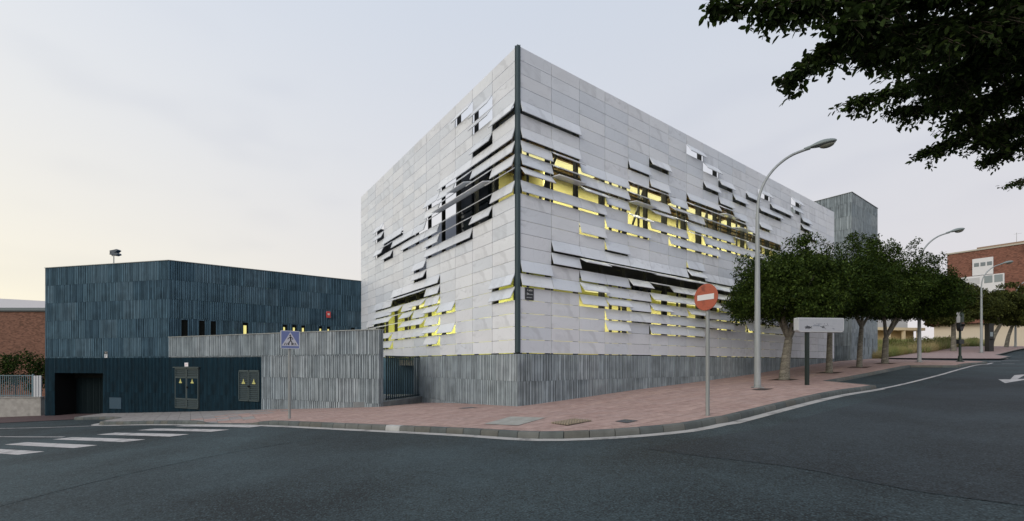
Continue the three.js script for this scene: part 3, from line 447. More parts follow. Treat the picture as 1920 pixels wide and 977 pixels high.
  const p2 = canvasTex(64, 96, (c, w, hh) => { c.fillStyle = '#1a1c20'; c.fillRect(0, 0, w, 40); c.fillStyle = '#c9ccd2'; c.fillRect(0, 42, w, 54); c.font = 'italic bold 22px serif'; c.fillStyle = '#ddd'; c.fillText('Ca', 18, 28); c.fillStyle = '#222'; for (let i = 0; i < 3; i++) c.fillRect(8, 52 + i * 14, 46 - i * 6, 6); });
  const s = single('wall_plaque', 'small black and white plaque on blue wall above the garage', 'plaque', box(.22, .36, .015), M([.5, .5, .5], .6)); const q = new THREE.Vector3(4.72, 0, .02).applyAxisAngle(new THREE.Vector3(0, 1, 0), tF); s.position.set(B[0] + q.x, h(.52), B[1] + q.z); s.rotation.y = tF; part('plaque_face', new THREE.PlaneGeometry(.21, .35), signMat(p2), s).position.z = .010;
}
{ // red alarm box on the set back wall
  const [x, z] = [A[0] + RD[0] * 8.37 + .5883 * .09, A[1] + RD[1] * 8.37 + .8086 * .09], T = thing('alarm_box', 'red alarm siren box on the blue ribbed wall', 'alarm', [x, EY + 3.25, z], TURN);
  const s = new THREE.Shape(); s.moveTo(-.11, -.2); s.lineTo(.11, -.2); s.lineTo(.13, .1); s.lineTo(.10, .2); s.lineTo(-.10, .2); s.lineTo(-.13, .1); part('housing', new THREE.ExtrudeGeometry(s, { depth: .08, bevelSize: .012, bevelThickness: .012 }).translate(0, 0, -.05), M([.52, .05, .05], .4), T); part('label_plate', span(-.06, .06, -.04, .08, .044, .05), M([.6, .55, .55], .5), T);
}
{ // flood light on the roof
  const y0 = JOINT + 5 * PITCH - .2, T = thing('flood_light', 'twin dark flood lights on a short mast above the flat roof', 'light', [-23.75, y0, -26.45]); T.scale.setScalar(.8);
  part('mast', cyl(.035, .03, [0, 0, 0], [0, 1.25, 0]), matGalv, T);
  for (const [y, a, l] of [[1.28, -.1, .5], [1.46, .22, .48]]) { const s = new THREE.Shape([[-.22, -.07], [.18, -.10], [l - .1, .0], [l - .16, .08], [-.2, .09]].map((p) => new THREE.Vector2(...p))); const g = new THREE.ExtrudeGeometry(s, { depth: .3, bevelSize: .015, bevelThickness: .015 }).translate(0, 0, -.15); g.rotateZ(a); g.translate(.05, y, 0); part('lamp_head', g, M([.012, .035, .065], .4), T); }
  part('bracket', [box(.04, .34, .05, -.12, 1.3, 0), cyl(.015, .015, [-.2, 1.4, 0], [.1, 1.15, 0], 6)], matDarkSteel, T);
}
{ // gate and landing in the gap
  const g0 = [-5.72, -20.1], g1 = [-4.78, -22.9], len = Math.hypot(g1[0] - g0[0], g1[1] - g0[1]);
  const yb = EY - 1.66, T = thing('bar_gate', 'dark blue steel bar gate between ribbed wall and marble building', 'gate', [g0[0], yb, g0[1]], Math.atan2(-(g1[1] - g0[1]), g1[0] - g0[0])), mg = M([.012, .030, .042], .6);
  for (let i = 0; i < 19; i++) part('bar', box(.05, 2.0, .03, .06 + i * (len - .12) / 18, 1.0, 0), mg, T);
  part('rail', [span(0, len, 1.97, 2.03, -.03, .03)], mg, T); part('rail', [span(0, len, .03, .08, -.02, .02)], mg, T);
  const Ls = thing('entrance_step', 'raised concrete landing with ribbed edge under the bar gate', 'step', [0, 0, 0]);
  const poly = [[-5.62, -19.05], [-4.55, -22.75], [-4.9, -24], [-9, -24], [-6.9, -19.3]], sh = new THREE.Shape(poly.map((p) => new THREE.Vector2(p[0], -p[1])));
  part('landing', new THREE.ExtrudeGeometry(sh, { depth: 1.0, bevelEnabled: false }).rotateX(-Math.PI / 2).translate(0, yb - 1.0, 0), M([.26, .28, .29], .9, { map: concreteTex }), Ls);
  const back = thing('courtyard_wall', 'plain concrete wall across the courtyard behind the bar gate, dark blue shade painted in', 'wall', [-9.5, 0, -27]); part('slab', span(-6, 8, EY - 3, EY + .35, -.3, 0), matShadeTintRib[0], back);  // slab takes the shade-tinted concrete colour so the recess reads dark
}

// ------------------------------------------------------------------ left background: brick hall, fence, hedge
const brickTex = tex(1024, 1024, (x, y) => { const row = Math.floor(y / 16), bx = x + (row & 1 ? 24 : 0), col = Math.floor(bx / 48), mort = (y % 16) < 2 || (bx % 48) < 3, v = hash(col % 22, row, 91), n = fbm(x / 30, y / 30, 3, 0, 92); if (mort) return [.36, .30, .27]; const k = .70 + .5 * (v - .5) + .3 * (n - .5); return [.50 * k, .29 * k, .22 * k]; }); brickTex.repeat.set(1 / 5.3, 1 / 5.3);
const matBrick = M([.52, .44, .40], .9, { map: brickTex }), matBrickRed = M([.56, .43, .40], .9, { map: brickTex });
{
  const T = thing('brick_hall', 'brown brick hall with white curved roof beyond the fence', 'building', [-60, 0, -47]), g = ground(-50, -47), h = (v) => EY + v;
  part('wall', span(-16, 16, g - 1, h(5.5), -18, 0), matBrick, T);
  part('roof_edge', span(-16.1, 16.1, h(5.5), h(5.62), -18.1, .12), M([.03, .03, .03], .7), T);
  const roofShape = new THREE.Shape(); roofShape.moveTo(-16, 0); roofShape.lineTo(15.6, 0); roofShape.lineTo(15.6, .75); roofShape.quadraticCurveTo(6, 1.5, -16, 2.3); part('roof', new THREE.ExtrudeGeometry(roofShape, { depth: 16, bevelEnabled: false }).translate(0, h(5.62), -17), M([.62, .62, .68], .6), T, 'white metal roof');
  part('roof_window', span(-4, 10.6, h(5.75), h(6.05), -.98, -.9), M([.10, .13, .15], .3), T);
  part('roof_line', span(-16, 15.7, h(5.65), h(5.74), -.99, -.93), M([.06, .06, .07], .6), T);
}
{
  const x0 = -28.42, z0 = -26.95, T = thing('boundary_wall', 'low pale rendered wall left of the garage carrying a fence', 'wall', [x0, 0, z0], Math.atan2(-.35, -8)), top = EY - 2.06;
  part('wall', span(0, 14, top - 2.5, top, -.22, 0), M([.47, .45, .42], .9, { map: concreteTex }), T); part('coping', span(-.02, 14.02, top, top + .07, -.26, .04), M([.40, .39, .37], .9, { map: concreteTex }), T);
  const F = thing('metal_fence', 'blue grey metal bar fence on the low pale wall', 'fence', [x0, top + .07, z0], Math.atan2(-.35, -8)), mf = M([.13, .20, .24], .5, { metalness: .3 });
  for (let i = 0; i < 70; i++) part('bar', box(.025, 1.25, .025, .62 + i * .12, .63, -.11), mf, F); for (let i = 0; i < 5; i++) part('fence_post', box(.07, 1.36, .07, .54 + i * 2.1, .68, -.11), mf, F);
  part('rail', [span(.5, 9.2, 1.26, 1.30, -.13, -.09)], mf, F); part('rail', [span(.5, 9.2, .06, .10, -.13, -.09)], mf, F);
  for (const x of [.04, .20, .36]) part('white_board', span(x, x + .11, .0, 1.27, -.16, -.10), M([.52, .53, .55], .7), F, 'white vertical board at the fence end');
  const P = single('drain_pipe', 'thin green pipe standing against the side of the blue building', 'pipe', [cyl(.06, .06, [-28.55, EY - 3.3, -28.3], [-28.55, EY + 4.2, -28.3], 8), cyl(.05, .05, [-28.55, EY + 3.6, -28.3], [-28.0, EY + 3.6, -28.3], 8)], M([.08, .14, .14], .6));
}
// ------------------------------------------------------------------ foliage
function leafCloud(out, c, rad, n, size, r, flat = .7, drop = 0) { // leaves gathered in sprays inside an ellipsoid
  for (let i = 0; i < n; i++) { let x, y, z, q; do { x = r() * 2 - 1; y = r() * 2 - 1; z = r() * 2 - 1; q = x * x + y * y + z * z; } while (q > 1); const k = q > 0 ? Math.pow(q, -.12) : 1; out.push([c[0] + x * rad[0] * k, c[1] + y * rad[1] * k - drop * q, c[2] + z * rad[2] * k, size * (.65 + .7 * r()), r() * 6.283, (r() - .5) * 2.6, (r() - .5) * 2.2 * flat]); }
}
const leafGreens = [[.024, .045, .006], [.017, .034, .005], [.036, .060, .007], [.013, .027, .005], [.029, .046, .008]];
function leafMesh(list, greens, wide = .5, oval = false) { if (oval) return ovalLeaves(list, greens, wide); // one pointed, slightly folded blade per entry
  const n = list.length, pos = new Float32Array(n * 18), col = new Float32Array(n * 18), e = new THREE.Euler(), v = new THREE.Vector3();
  for (let i = 0; i < n; i++) { const [x, y, z, s, a, b, c] = list[i], g = greens[(i * 7 + Math.floor(a * 10)) % greens.length], k = .75 + .5 * hash(i, 3, 7); e.set(b, a, c, 'YXZ'); const P = [[0, 0, 0], [s * wide * .5, s * .10, s * .45], [0, 0, s], [-s * wide * .5, s * .10, s * .45]].map((p) => { v.set(...p).applyEuler(e); return [v.x + x, v.y + y, v.z + z]; }); [0, 1, 2, 0, 2, 3].forEach((q, j) => { pos.set(P[q], i * 18 + j * 3); col.set([g[0] * k, g[1] * k, g[2] * k], i * 18 + j * 3); }); }
  const g = new THREE.BufferGeometry(); g.setAttribute('position', new THREE.BufferAttribute(pos, 3)); g.setAttribute('color', new THREE.BufferAttribute(col, 3)); g.computeVertexNormals(); g.setAttribute('uv', new THREE.BufferAttribute(new Float32Array(n * 12), 2)); return g;
}
function ovalLeaves(list, greens, wide) { // rounder blade of four faces, folded along the midrib
  const n = list.length, pos = new Float32Array(n * 36), col = new Float32Array(n * 36), e = new THREE.Euler(), v = new THREE.Vector3();
  for (let i = 0; i < n; i++) { const [x, y, z, s, a, b, c] = list[i], g = greens[(i * 7 + Math.floor(a * 10)) % greens.length], k = .75 + .5 * hash(i, 3, 7), w = s * wide * .5; e.set(b, a, c, 'YXZ'); const P = [[0, 0, 0], [w * .85, s * .07, s * .28], [w * .8, s * .07, s * .68], [0, 0, s], [-w * .8, s * .07, s * .68], [-w * .85, s * .07, s * .28]].map((p) => { v.set(...p).applyEuler(e); return [v.x + x, v.y + y, v.z + z]; }); [0, 1, 2, 0, 2, 3, 0, 3, 4, 0, 4, 5].forEach((q, j) => { pos.set(P[q], i * 36 + j * 3); col.set([g[0] * k, g[1] * k, g[2] * k], i * 36 + j * 3); }); }
  const g = new THREE.BufferGeometry(); g.setAttribute('position', new THREE.BufferAttribute(pos, 3)); g.setAttribute('color', new THREE.BufferAttribute(col, 3)); g.computeVertexNormals(); g.setAttribute('uv', new THREE.BufferAttribute(new Float32Array(n * 24), 2)); return g;
}
const matLeaf = new THREE.MeshPhysicalMaterial({ vertexColors: true, roughness: .8, specularIntensity: .25, side: THREE.DoubleSide });
const barkTex = tex(256, 256, (x, y) => .62 + .6 * (fbm(x / 14, y / 50, 4, 0, 95) - .5) + .3 * (fbm(x / 40, y / 24, 3, 0, 96) - .5) - .25 * smooth(.7, .8, noise(x / 9, y / 6, 0, 97)));
const matBark = M([.33, .31, .26], .95, { map: barkTex }), matBarkDark = M([.12, .10, .075], .95, { map: barkTex });
// street tree: trunk forks low, rounded dense crown made of sprays
function streetTree(name, label, [x, y, z], { seed, h, fork, lean = [0, 0], crown, n = 15000, leaf = .13, tr = .16, group, greens = leafGreens, lobes = [] }) {
  const r = mulberry(seed), T = thing(name, label, 'tree', [x, y, z], 0, group), F = [lean[0] * fork, fork, lean[1] * fork], geos = [limb([[0, -.2, 0], [lean[0] * fork * .35, fork * .45, lean[1] * fork * .35], F], [tr * 1.25, tr, tr * .85])];
  const [cx, cy, cz, rx, ry, rz] = crown, out = [];
  for (let k = 0; k < 5; k++) { const a = k * 1.2566 + r() * .7, e = [cx + Math.cos(a) * rx * .62, cy + (r() - .25) * ry * .7, cz + Math.sin(a) * rz * .62]; geos.push(limb([F, [mix(F[0], e[0], .4), mix(F[1], e[1], .55), mix(F[2], e[2], .4)], e], [tr * .62, tr * .42, .03], 6)); }
  part('trunk', geos, matBark, T);
  const per = 110, clumps = Math.round(n / per), blobs = Array.from({ length: 15 }, (_, k) => { const u = r() * 2 - 1, f = k * 2.39996 + r() * .6, w = Math.sqrt(1 - u * u), d = .50 + .26 * r(); return [Math.cos(f) * w * d, u * d * .95, Math.sin(f) * w * d, .30 + .22 * r()]; });
  for (let k = 0; k < clumps; k++) { let a, b, c, q; do { a = r() * 2 - 1; b = r() * 2 - 1; c = r() * 2 - 1; q = a * a + b * b + c * c; } while (q > 1); const B = k % 6 ? blobs[k % 15] : [0, -.05, 0, .62]; a = B[0] + a * B[3]; b = B[1] + b * B[3]; c = B[2] + c * B[3]; const bump = 1; if (b < -.62) b = -.62 - (b + .62) * .15; leafCloud(out, [cx + a * rx * bump, cy + b * ry * bump, cz + c * rz * bump], [.42, .30, .42], per, leaf, r, .8, .12); }
  for (const [a, b, c, s, m] of lobes) for (let k = 0; k < m; k++) leafCloud(out, [a + (r() - .5) * s, b + (r() - .5) * s, c + (r() - .5) * s], [.26, .3, .26], 60, leaf, r, .9);
  part('crown', leafMesh(out, greens), matLeaf, T); return T;
}
const gy = (r, l) => { const [x, z] = st(r, l); return [x, walk(x, z), z]; };
const TG = 'ficus trees along the uphill pavement';
{
  const fresh = leafGreens.concat([[.066, .102, .020], [.056, .088, .018]]);
  streetTree('street_tree', 'nearest dense green street tree with forked pale trunk beside the graffiti box', gy(13.35, -3.4), { seed: 5, h: 7, fork: 1.95, lean: [.12, 0], crown: [.1, 4.1, 0, 2.85, 2.2, 2.55], n: 70000, tr: .20, group: TG, greens: fresh, lobes: [[.75, 6.1, .2, 1.1, 16], [1.0, 6.75, .2, .5, 7], [-1.7, 5.35, 0, 1.0, 9], [-.4, 5.7, .2, 1.0, 8]] });
  streetTree('street_tree', 'dense street tree with slim straight trunk behind the graffiti box', gy(18.48, -3.55), { seed: 6, h: 7, fork: 2.3, lean: [.02, 0], crown: [.2, 4.6, 0, 3.2, 2.3, 2.5], n: 66000, tr: .14, group: TG, lobes: [[.3, 6.5, 0, 1.4, 14], [-1.0, 6.2, 0, .9, 7]] });
  streetTree('street_tree', 'tall street tree with slim trunk before the concrete tower', gy(23.1, -3.57), { seed: 7, h: 7, fork: 2.4, lean: [.06, 0], crown: [.2, 5.1, 0, 3.2, 2.7, 2.5], n: 70000, tr: .13, group: TG, greens: fresh, lobes: [[-.4, 7.2, 0, 1.4, 14], [1.6, 7.0, 0, 1.0, 10], [.5, 7.5, 0, .8, 6]] });
  streetTree('street_tree', 'spreading street tree with v shaped trunk beside the second lamp', gy(27.2, -3.78), { seed: 8, h: 7, fork: 1.7, lean: [.04, 0], crown: [1.3, 4.8, .3, 3.6, 2.5, 2.4], n: 66000, tr: .17, group: TG, lobes: [[1.6, 7.1, .3, 1.6, 9], [3.9, 5.2, .3, 1.4, 12], [2.8, 6.4, .3, 1.2, 8], [-1.2, 6.6, 0, 1.2, 9]] });
  const FG = 'rounded trees on the far pavement', fg = [[.060, .070, .016], [.046, .056, .014], [.072, .082, .020], [.036, .046, .012]];
  streetTree('far_tree', 'rounded olive green tree left of the third lamp on the far pavement', gy(56, -2.4), { seed: 9, h: 6, fork: 2.6, crown: [-.6, 4.6, .5, 4.2, 2.5, 2.8], n: 26000, leaf: .22, tr: .2, group: FG, greens: fg });
  streetTree('far_tree', 'rounded olive green tree with leaning pale trunk right of the third lamp', gy(62, -4.3), { seed: 10, h: 6, fork: 2.8, lean: [.45, 0], crown: [1.2, 4.8, 0, 4.3, 2.8, 2.8], n: 26000, leaf: .22, tr: .17, group: FG, greens: fg });
  streetTree('far_tree', 'olive green tree with slanting trunk at the right edge', gy(71, -4.6), { seed: 12, h: 6, fork: 2.8, lean: [.3, 0], crown: [1.2, 4.4, 0, 3.8, 2.3, 2.8], n: 24000, leaf: .24, tr: .17, group: FG, greens: fg });
  { // hedge behind the fence on the left
    const r = mulberry(33), out = [], y = ground(-36, -33); for (let k = 0; k < 190; k++) leafCloud(out, [-46 + r() * 14.6, EY - 1.6 + r() * 2.05 + .2 * Math.sin(k), -33.4 + r() * 1.8], [.5, .4, .5], 90, .16, r, .9);
    const T = thing('hedge', 'dark clipped hedge behind the metal fence on the left', 'hedge', [0, 0, 0]); part('foliage', leafMesh(out, leafGreens), matLeaf, T);
    part('stem', Array.from({ length: 8 }, (_, i) => cyl(.05, .03, [-45 + i * 1.7, y - .1, -32.6], [-45 + i * 1.7, EY - .9, -32.6], 6)), matBarkDark, T);
  }
}
{ // tree whose boughs hang into the picture from the right; it stands on the opposite pavement
  const base = [11.4, ground(11.4, -5.2), -5.2], T = thing('overhanging_tree', 'dark leafy boughs hanging into the upper right corner', 'tree', base), r = mulberry(77), wood = [], near = [], far = [], L = (p) => [p[0] - base[0], p[1] - base[1], p[2] - base[2]];
  const fork = [0, 3.1, 0]; wood.push(limb([[0, -.2, 0], [-.1, 1.5, .1], fork], [.34, .26, .24]));
  const bough = (pts, rad, list, leaf, twigs, spread, per) => {
    const P = pts.map(L), c = new THREE.CatmullRomCurve3(P.map((p) => new THREE.Vector3(...p))); wood.push(limb([fork, [mix(fork[0], P[0][0], .5), mix(fork[1], P[0][1], .7), mix(fork[2], P[0][2], .5)], ...P], [rad * 2.2, rad * 1.6, rad, rad * .5, .006], 6));
    for (let k = 0; k < twigs; k++) { const t = .04 + .96 * Math.pow(k / twigs, .9), o = c.getPoint(t), l = spread * (.35 + .9 * r()) * (1.1 - .55 * t), a = r() * 6.283, d = new THREE.Vector3(Math.cos(a), -.15 - .5 * r(), Math.sin(a)).add(c.getTangent(t).multiplyScalar(.7)).normalize(); const e = o.clone().addScaledVector(d, l); wood.push(cyl(.008, .003, o.toArray(), e.toArray(), 4)); for (let j = 0; j < per; j++) { const q = .15 + .9 * (j + r()) / per, p = o.clone().addScaledVector(d, l * q); list.push([p.x + (r() - .5) * .09, p.y + (r() - .5) * .09, p.z + (r() - .5) * .09, leaf * (.7 + .6 * r()), r() * 6.283, .5 + (r() - .5) * 1.6, (r() - .5) * 1.4]); } }
  };
  // long near boughs with larger leaves
  bough([at(2050, -40, 5.2), at(1800, -10, 4.9), at(1560, 0, 4.7), at(1330, 12, 4.6)], .05, near, .082, 150, .34, 13);
  bough([at(2050, 20, 5.4), at(1800, 40, 5.0), at(1600, 60, 4.9), at(1478, 145, 4.9)], .04, near, .080, 170, .40, 13);
  bough([at(2050, 0, 5.0), at(1850, -30, 4.8), at(1650, -30, 4.7), at(1440, 30, 4.7)], .04, near, .082, 150, .36, 13);
  bough([at(2050, 60, 5.6), at(1850, 70, 5.4), at(1700, 60, 5.3), at(1545, 105, 5.2)], .04, near, .080, 170, .42, 13);
  // further boughs with smaller leaves
  bough([at(2060, 120, 7.2), at(1900, 110, 7.0), at(1740, 150, 6.8), at(1590, 192, 6.8)], .05, far, .075, 190, .42, 15);
  bough([at(2060, 160, 7.4), at(1920, 170, 7.2), at(1800, 190, 7.0), at(1680, 205, 7.0)], .05, far, .075, 190, .48, 15);
  bough([at(2060, 210, 7.6), at(1930, 220, 7.4), at(1840, 240, 7.2), at(1735, 285, 7.2)], .05, far, .075, 190, .44, 15);
  bough([at(2060, 40, 6.6), at(1920, 50, 6.4), at(1800, 80, 6.2), at(1690, 120, 6.2)], .05, far, .078, 220, .55, 15);
  bough([at(2060, 100, 6.4), at(1940, 90, 6.2), at(1850, 130, 6.0), at(1770, 170, 6.0)], .05, far, .078, 200, .5, 15);
  bough([at(2060, 250, 7.8), at(1960, 250, 7.6), at(1900, 270, 7.4), at(1850, 300, 7.4)], .04, far, .075, 120, .34, 14);
  bough([at(2000, 300, 9.6), at(1950, 330, 9.5), at(1920, 335, 9.5), at(1892, 345, 9.5)], .02, far, .06, 40, .36, 10);
  bough([at(2080, -60, 5.6), at(1950, -20, 5.4), at(1860, 30, 5.3), at(1780, 60, 5.3)], .05, far, .08, 240, .55, 15);
  bough([at(2080, -90, 4.9), at(1880, -60, 4.7), at(1700, -20, 4.6), at(1580, 40, 4.6)], .05, near, .082, 200, .45, 13);
  bough([at(2080, 0, 5.2), at(1900, 20, 5.0), at(1760, 60, 4.9), at(1640, 100, 4.9)], .05, near, .082, 200, .45, 13);
  bough([at(2080, 60, 6.0), at(1930, 80, 5.8), at(1840, 110, 5.7), at(1740, 150, 5.7)], .05, far, .078, 260, .6, 15);
  bough([at(2080, 120, 6.6), at(1960, 130, 6.5), at(1880, 170, 6.4), at(1800, 220, 6.4)], .05, far, .078, 260, .6, 15);
  bough([at(2080, 180, 7.0), at(1980, 200, 6.9), at(1920, 220, 6.8), at(1850, 262, 6.8)], .05, far, .078, 240, .52, 15);
  bough([at(2080, 0, 5.8), at(1980, 20, 5.7), at(1920, 60, 5.6), at(1850, 90, 5.6)], .05, far, .08, 260, .62, 15);
  part('trunk', wood, matBarkDark, T); part('crown', leafMesh(near.concat(far), [[.034, .060, .012], [.024, .044, .010], [.054, .088, .018], [.018, .032, .008]], .56, true), new THREE.MeshPhysicalMaterial({ vertexColors: true, roughness: .9, specularIntensity: .25, side: THREE.DoubleSide, transmission: .3, thickness: 0 }), T);
}

// ------------------------------------------------------------------ street lamps
function streetLamp(label, r, l, y, kind) {
  const [x, z] = st(r, l), T = thing('street_lamp', label, 'street lamp', [x, y ?? walk(x, z), z], Math.atan2(-.20, .98), 'tall curved street lamps along the pavement'), s = new THREE.CatmullRomCurve3([[0, 6.35, 0], [.05, 6.95, 0], [.23, 7.5, 0], [.60, 8.02, 0], [1.1, 8.40, 0], [1.66, 8.60, 0]].map((p) => new THREE.Vector3(...p)));
  part('pole', [cyl(.115, .085, [0, -.05, 0], [0, 4, 0], 14), cyl(.085, .062, [0, 4, 0], [0, 6.37, 0], 14)], matLampPole, T); part('arm', new THREE.TubeGeometry(s, 24, .048, 10), matLampPole, T);
  part('base_plate', [box(.34, .03, .34, 0, .015, 0), cyl(.13, .12, [0, .0, 0], [0, .12, 0], 12)], matGalv, T);
  // cobra head: flattened shell, narrow at the arm
  const sh = new THREE.SphereGeometry(1, 20, 12), p = sh.attributes.position; for (let i = 0; i < p.count; i++) { let X = p.getX(i), Y = p.getY(i), Z = p.getZ(i); const w = .55 + .45 * smooth(-1, .15, X); p.setXYZ(i, X * .47, Y * (Y > 0 ? .125 : .06) * (.5 + .5 * smooth(-1, .2, X)), Z * .17 * w); } sh.computeVertexNormals(); sh.rotateZ(.19); sh.scale(1.1, 1.15, 1.1); sh.translate(2.08, 8.71, 0);
  const head = part('lamp_head', sh, M([.20, .235, .235], .5), T);
  const bowl = new THREE.SphereGeometry(1, 16, 10, 0, 6.2832, 1.5708, 1.5708).scale(.25, .12, .13).rotateZ(.19).translate(2.27, 8.69, 0); part('glass_bowl', bowl, M([.17, .18, .15], .15), head, 'unlit glass bowl'); part('rim', new THREE.TorusGeometry(1, .05, 6, 24).rotateX(Math.PI / 2).scale(.27, .15, .145).rotateZ(.19).translate(2.27, 8.695, 0), M([.03, .032, .03], .6), head);
  part('clamp', cyl(.06, .07, [1.55, 8.58, 0], [1.72, 8.63, 0], 10), M([.20, .235, .235], .5), T); return T;
}
streetLamp('nearest tall curved street lamp before the white marble building', 7.2, -5.05);
streetLamp('second curved street lamp rising through the trees beside the tower', 30.05, -4.9);
streetLamp('third curved street lamp before the red brick block', 52.9, -4.85);
streetLamp('farthest curved street lamp at the right edge', 76, -4.9);

// ------------------------------------------------------------------ signs
const noFog = null;
{ // no entry
  const [x, z] = [4.5, -10.2], y = walk(x, z), T = thing('no_entry_sign', 'faded red round no entry sign on a grey post', 'road sign', [x, y, z], Math.atan2(-.86, .51));
  part('post', cyl(.044, .044, [0, -.05, 0], [0, 2.95, 0], 14), matGalv, T);
  const c = 2.72; part('disc', new THREE.CylinderGeometry(.30, .30, .018, 40).rotateX(Math.PI / 2).translate(0, c, .062), M([.46, .105, .055], .45, { map: wearTex }), T); part('rim', new THREE.TorusGeometry(.298, .010, 8, 40).translate(0, c, .062), M([.36, .085, .05], .5), T);
  part('bar', box(.43, .125, .006, 0, c, .076), M([.68, .67, .68], .5), T); part('clamp', [box(.09, .04, .05, 0, c + .12, .03), box(.09, .04, .05, 0, c - .12, .03)], matGalv, T);
}
{ // zebra crossing sign
  const [x, z] = [-7.4, -14.75], y = walk(x, z), T = thing('crossing_sign', 'blue square pedestrian crossing sign on a grey post', 'road sign', [x, y, z], Math.atan2(.71, .70)), c = 2.62;
  part('post', cyl(.042, .042, [0, -.05, 0], [0, c + .05, 0], 12), matGalv, T);
  const t = canvasTex(256, 256, (k, w) => { k.fillStyle = '#c9cfdc'; k.fillRect(0, 0, w, w); k.fillStyle = '#7482b4'; k.fillRect(10, 10, w - 20, w - 20); k.fillStyle = '#d2d2da'; k.beginPath(); k.moveTo(128, 20); k.lineTo(244, 216); k.lineTo(12, 216); k.closePath(); k.fill(); k.fillStyle = '#0a0a0c'; k.beginPath(); k.arc(126, 66, 11, 0, 7); k.fill(); k.lineWidth = 17; k.strokeStyle = '#0a0a0c'; k.lineCap = 'round'; k.beginPath(); k.moveTo(130, 88); k.lineTo(134, 142); k.stroke(); k.lineWidth = 9; k.beginPath(); k.moveTo(126, 86); k.lineTo(94, 120); k.moveTo(134, 86); k.lineTo(160, 106); k.lineTo(160, 126); k.stroke(); k.lineWidth = 12; k.beginPath(); k.moveTo(132, 140); k.lineTo(108, 170); k.lineTo(100, 196); k.moveTo(134, 140); k.lineTo(154, 174); k.lineTo(158, 196); k.stroke(); k.lineCap = 'butt'; k.lineWidth = 9; for (const [a, b] of [[62, 48], [86, 78], [112, 108], [146, 148], [172, 178], [192, 206]]) { k.beginPath(); k.moveTo(a, 172); k.lineTo(b, 206); k.stroke(); } });
  const s = new THREE.Shape(), a = .30, q = .045; s.moveTo(-a + q, -a); s.lineTo(a - q, -a); s.quadraticCurveTo(a, -a, a, -a + q); s.lineTo(a, a - q); s.quadraticCurveTo(a, a, a - q, a); s.lineTo(-a + q, a); s.quadraticCurveTo(-a, a, -a, a - q); s.lineTo(-a, -a + q); s.quadraticCurveTo(-a, -a, -a + q, -a);
  part('plate', new THREE.ExtrudeGeometry(s, { depth: .03, bevelEnabled: false }).translate(0, c, .045), M([.45, .46, .48], .5, { metalness: .3 }), T);
  const f = new THREE.ShapeGeometry(s, 6).scale(.985, .985, 1), uv = f.attributes.uv, p = f.attributes.position; for (let i = 0; i < p.count; i++) uv.setXY(i, p.getX(i) / .6 + .5, p.getY(i) / .6 + .5); part('plate_face', f.translate(0, c, .078), M([.92, .92, .92], .45, { map: t }), T);
}
{ // white box sign with scribbles
  const [x, z] = st(9.96, -5.64), y = walk(x, z), T = thing('box_sign', 'white graffiti scrawled box sign on a dark green post', 'sign', [x, y, z], .10);
  part('post', [span(-.06, .06, -.05, 2.1, -.05, .05)], M([.012, .022, .018], .5), T);
  const t = canvasTex(512, 136, (k, w, hh) => { k.fillStyle = '#c4c6cc'; k.fillRect(0, 0, w, hh); const r = mulberry(4); for (let i = 0; i < 60; i++) { k.fillStyle = `rgba(150,158,165,${.1 + .15 * r()})`; k.fillRect(r() * w, r() * hh, 40 * r(), 3 + 4 * r()); } k.strokeStyle = '#23252a'; const scr = (cx, cy, n, s, lw, col) => { k.lineWidth = lw; k.strokeStyle = col; k.beginPath(); for (let i = 0; i < n; i++) { const a = cx + (r() - .5) * s * 2.4, b = cy + (r() - .5) * s; i ? k.lineTo(a, b) : k.moveTo(a, b); } k.stroke(); }; scr(110, 92, 22, 34, 4, '#25272c'); scr(205, 66, 30, 46, 1.6, '#8d929c'); scr(270, 95, 12, 26, 4, '#2c2e33'); k.lineWidth = 3; k.strokeStyle = '#2c2e33'; k.beginPath(); k.moveTo(270, 78); k.lineTo(325, 77); k.moveTo(295, 50); k.lineTo(288, 62); k.moveTo(322, 48); k.lineTo(338, 80); k.moveTo(300, 104); k.lineTo(312, 118); k.stroke(); scr(405, 108, 10, 16, 2, '#6d7178'); });
  const s = new THREE.Shape(), w = 1.92, h = .54, q = .07, X = -.46; s.moveTo(X + q, 0); s.lineTo(X + w - q, 0); s.lineTo(X + w, q); s.lineTo(X + w, h - .02); s.lineTo(X + w - .02, h); s.lineTo(X + .02, h); s.lineTo(X, h - .02); s.lineTo(X, q); s.closePath();
  part('case', new THREE.ExtrudeGeometry(s, { depth: .22, bevelSize: .012, bevelThickness: .012, bevelSegments: 2 }).translate(0, 2.08, -.11), M([.46, .48, .50], .5), T);
  const f = new THREE.PlaneGeometry(w - .06, h - .06).translate(X + w / 2, 2.08 + h / 2, .125); part('scrawled_face', f, M([.68, .69, .71], .5, { map: t }), T);
}
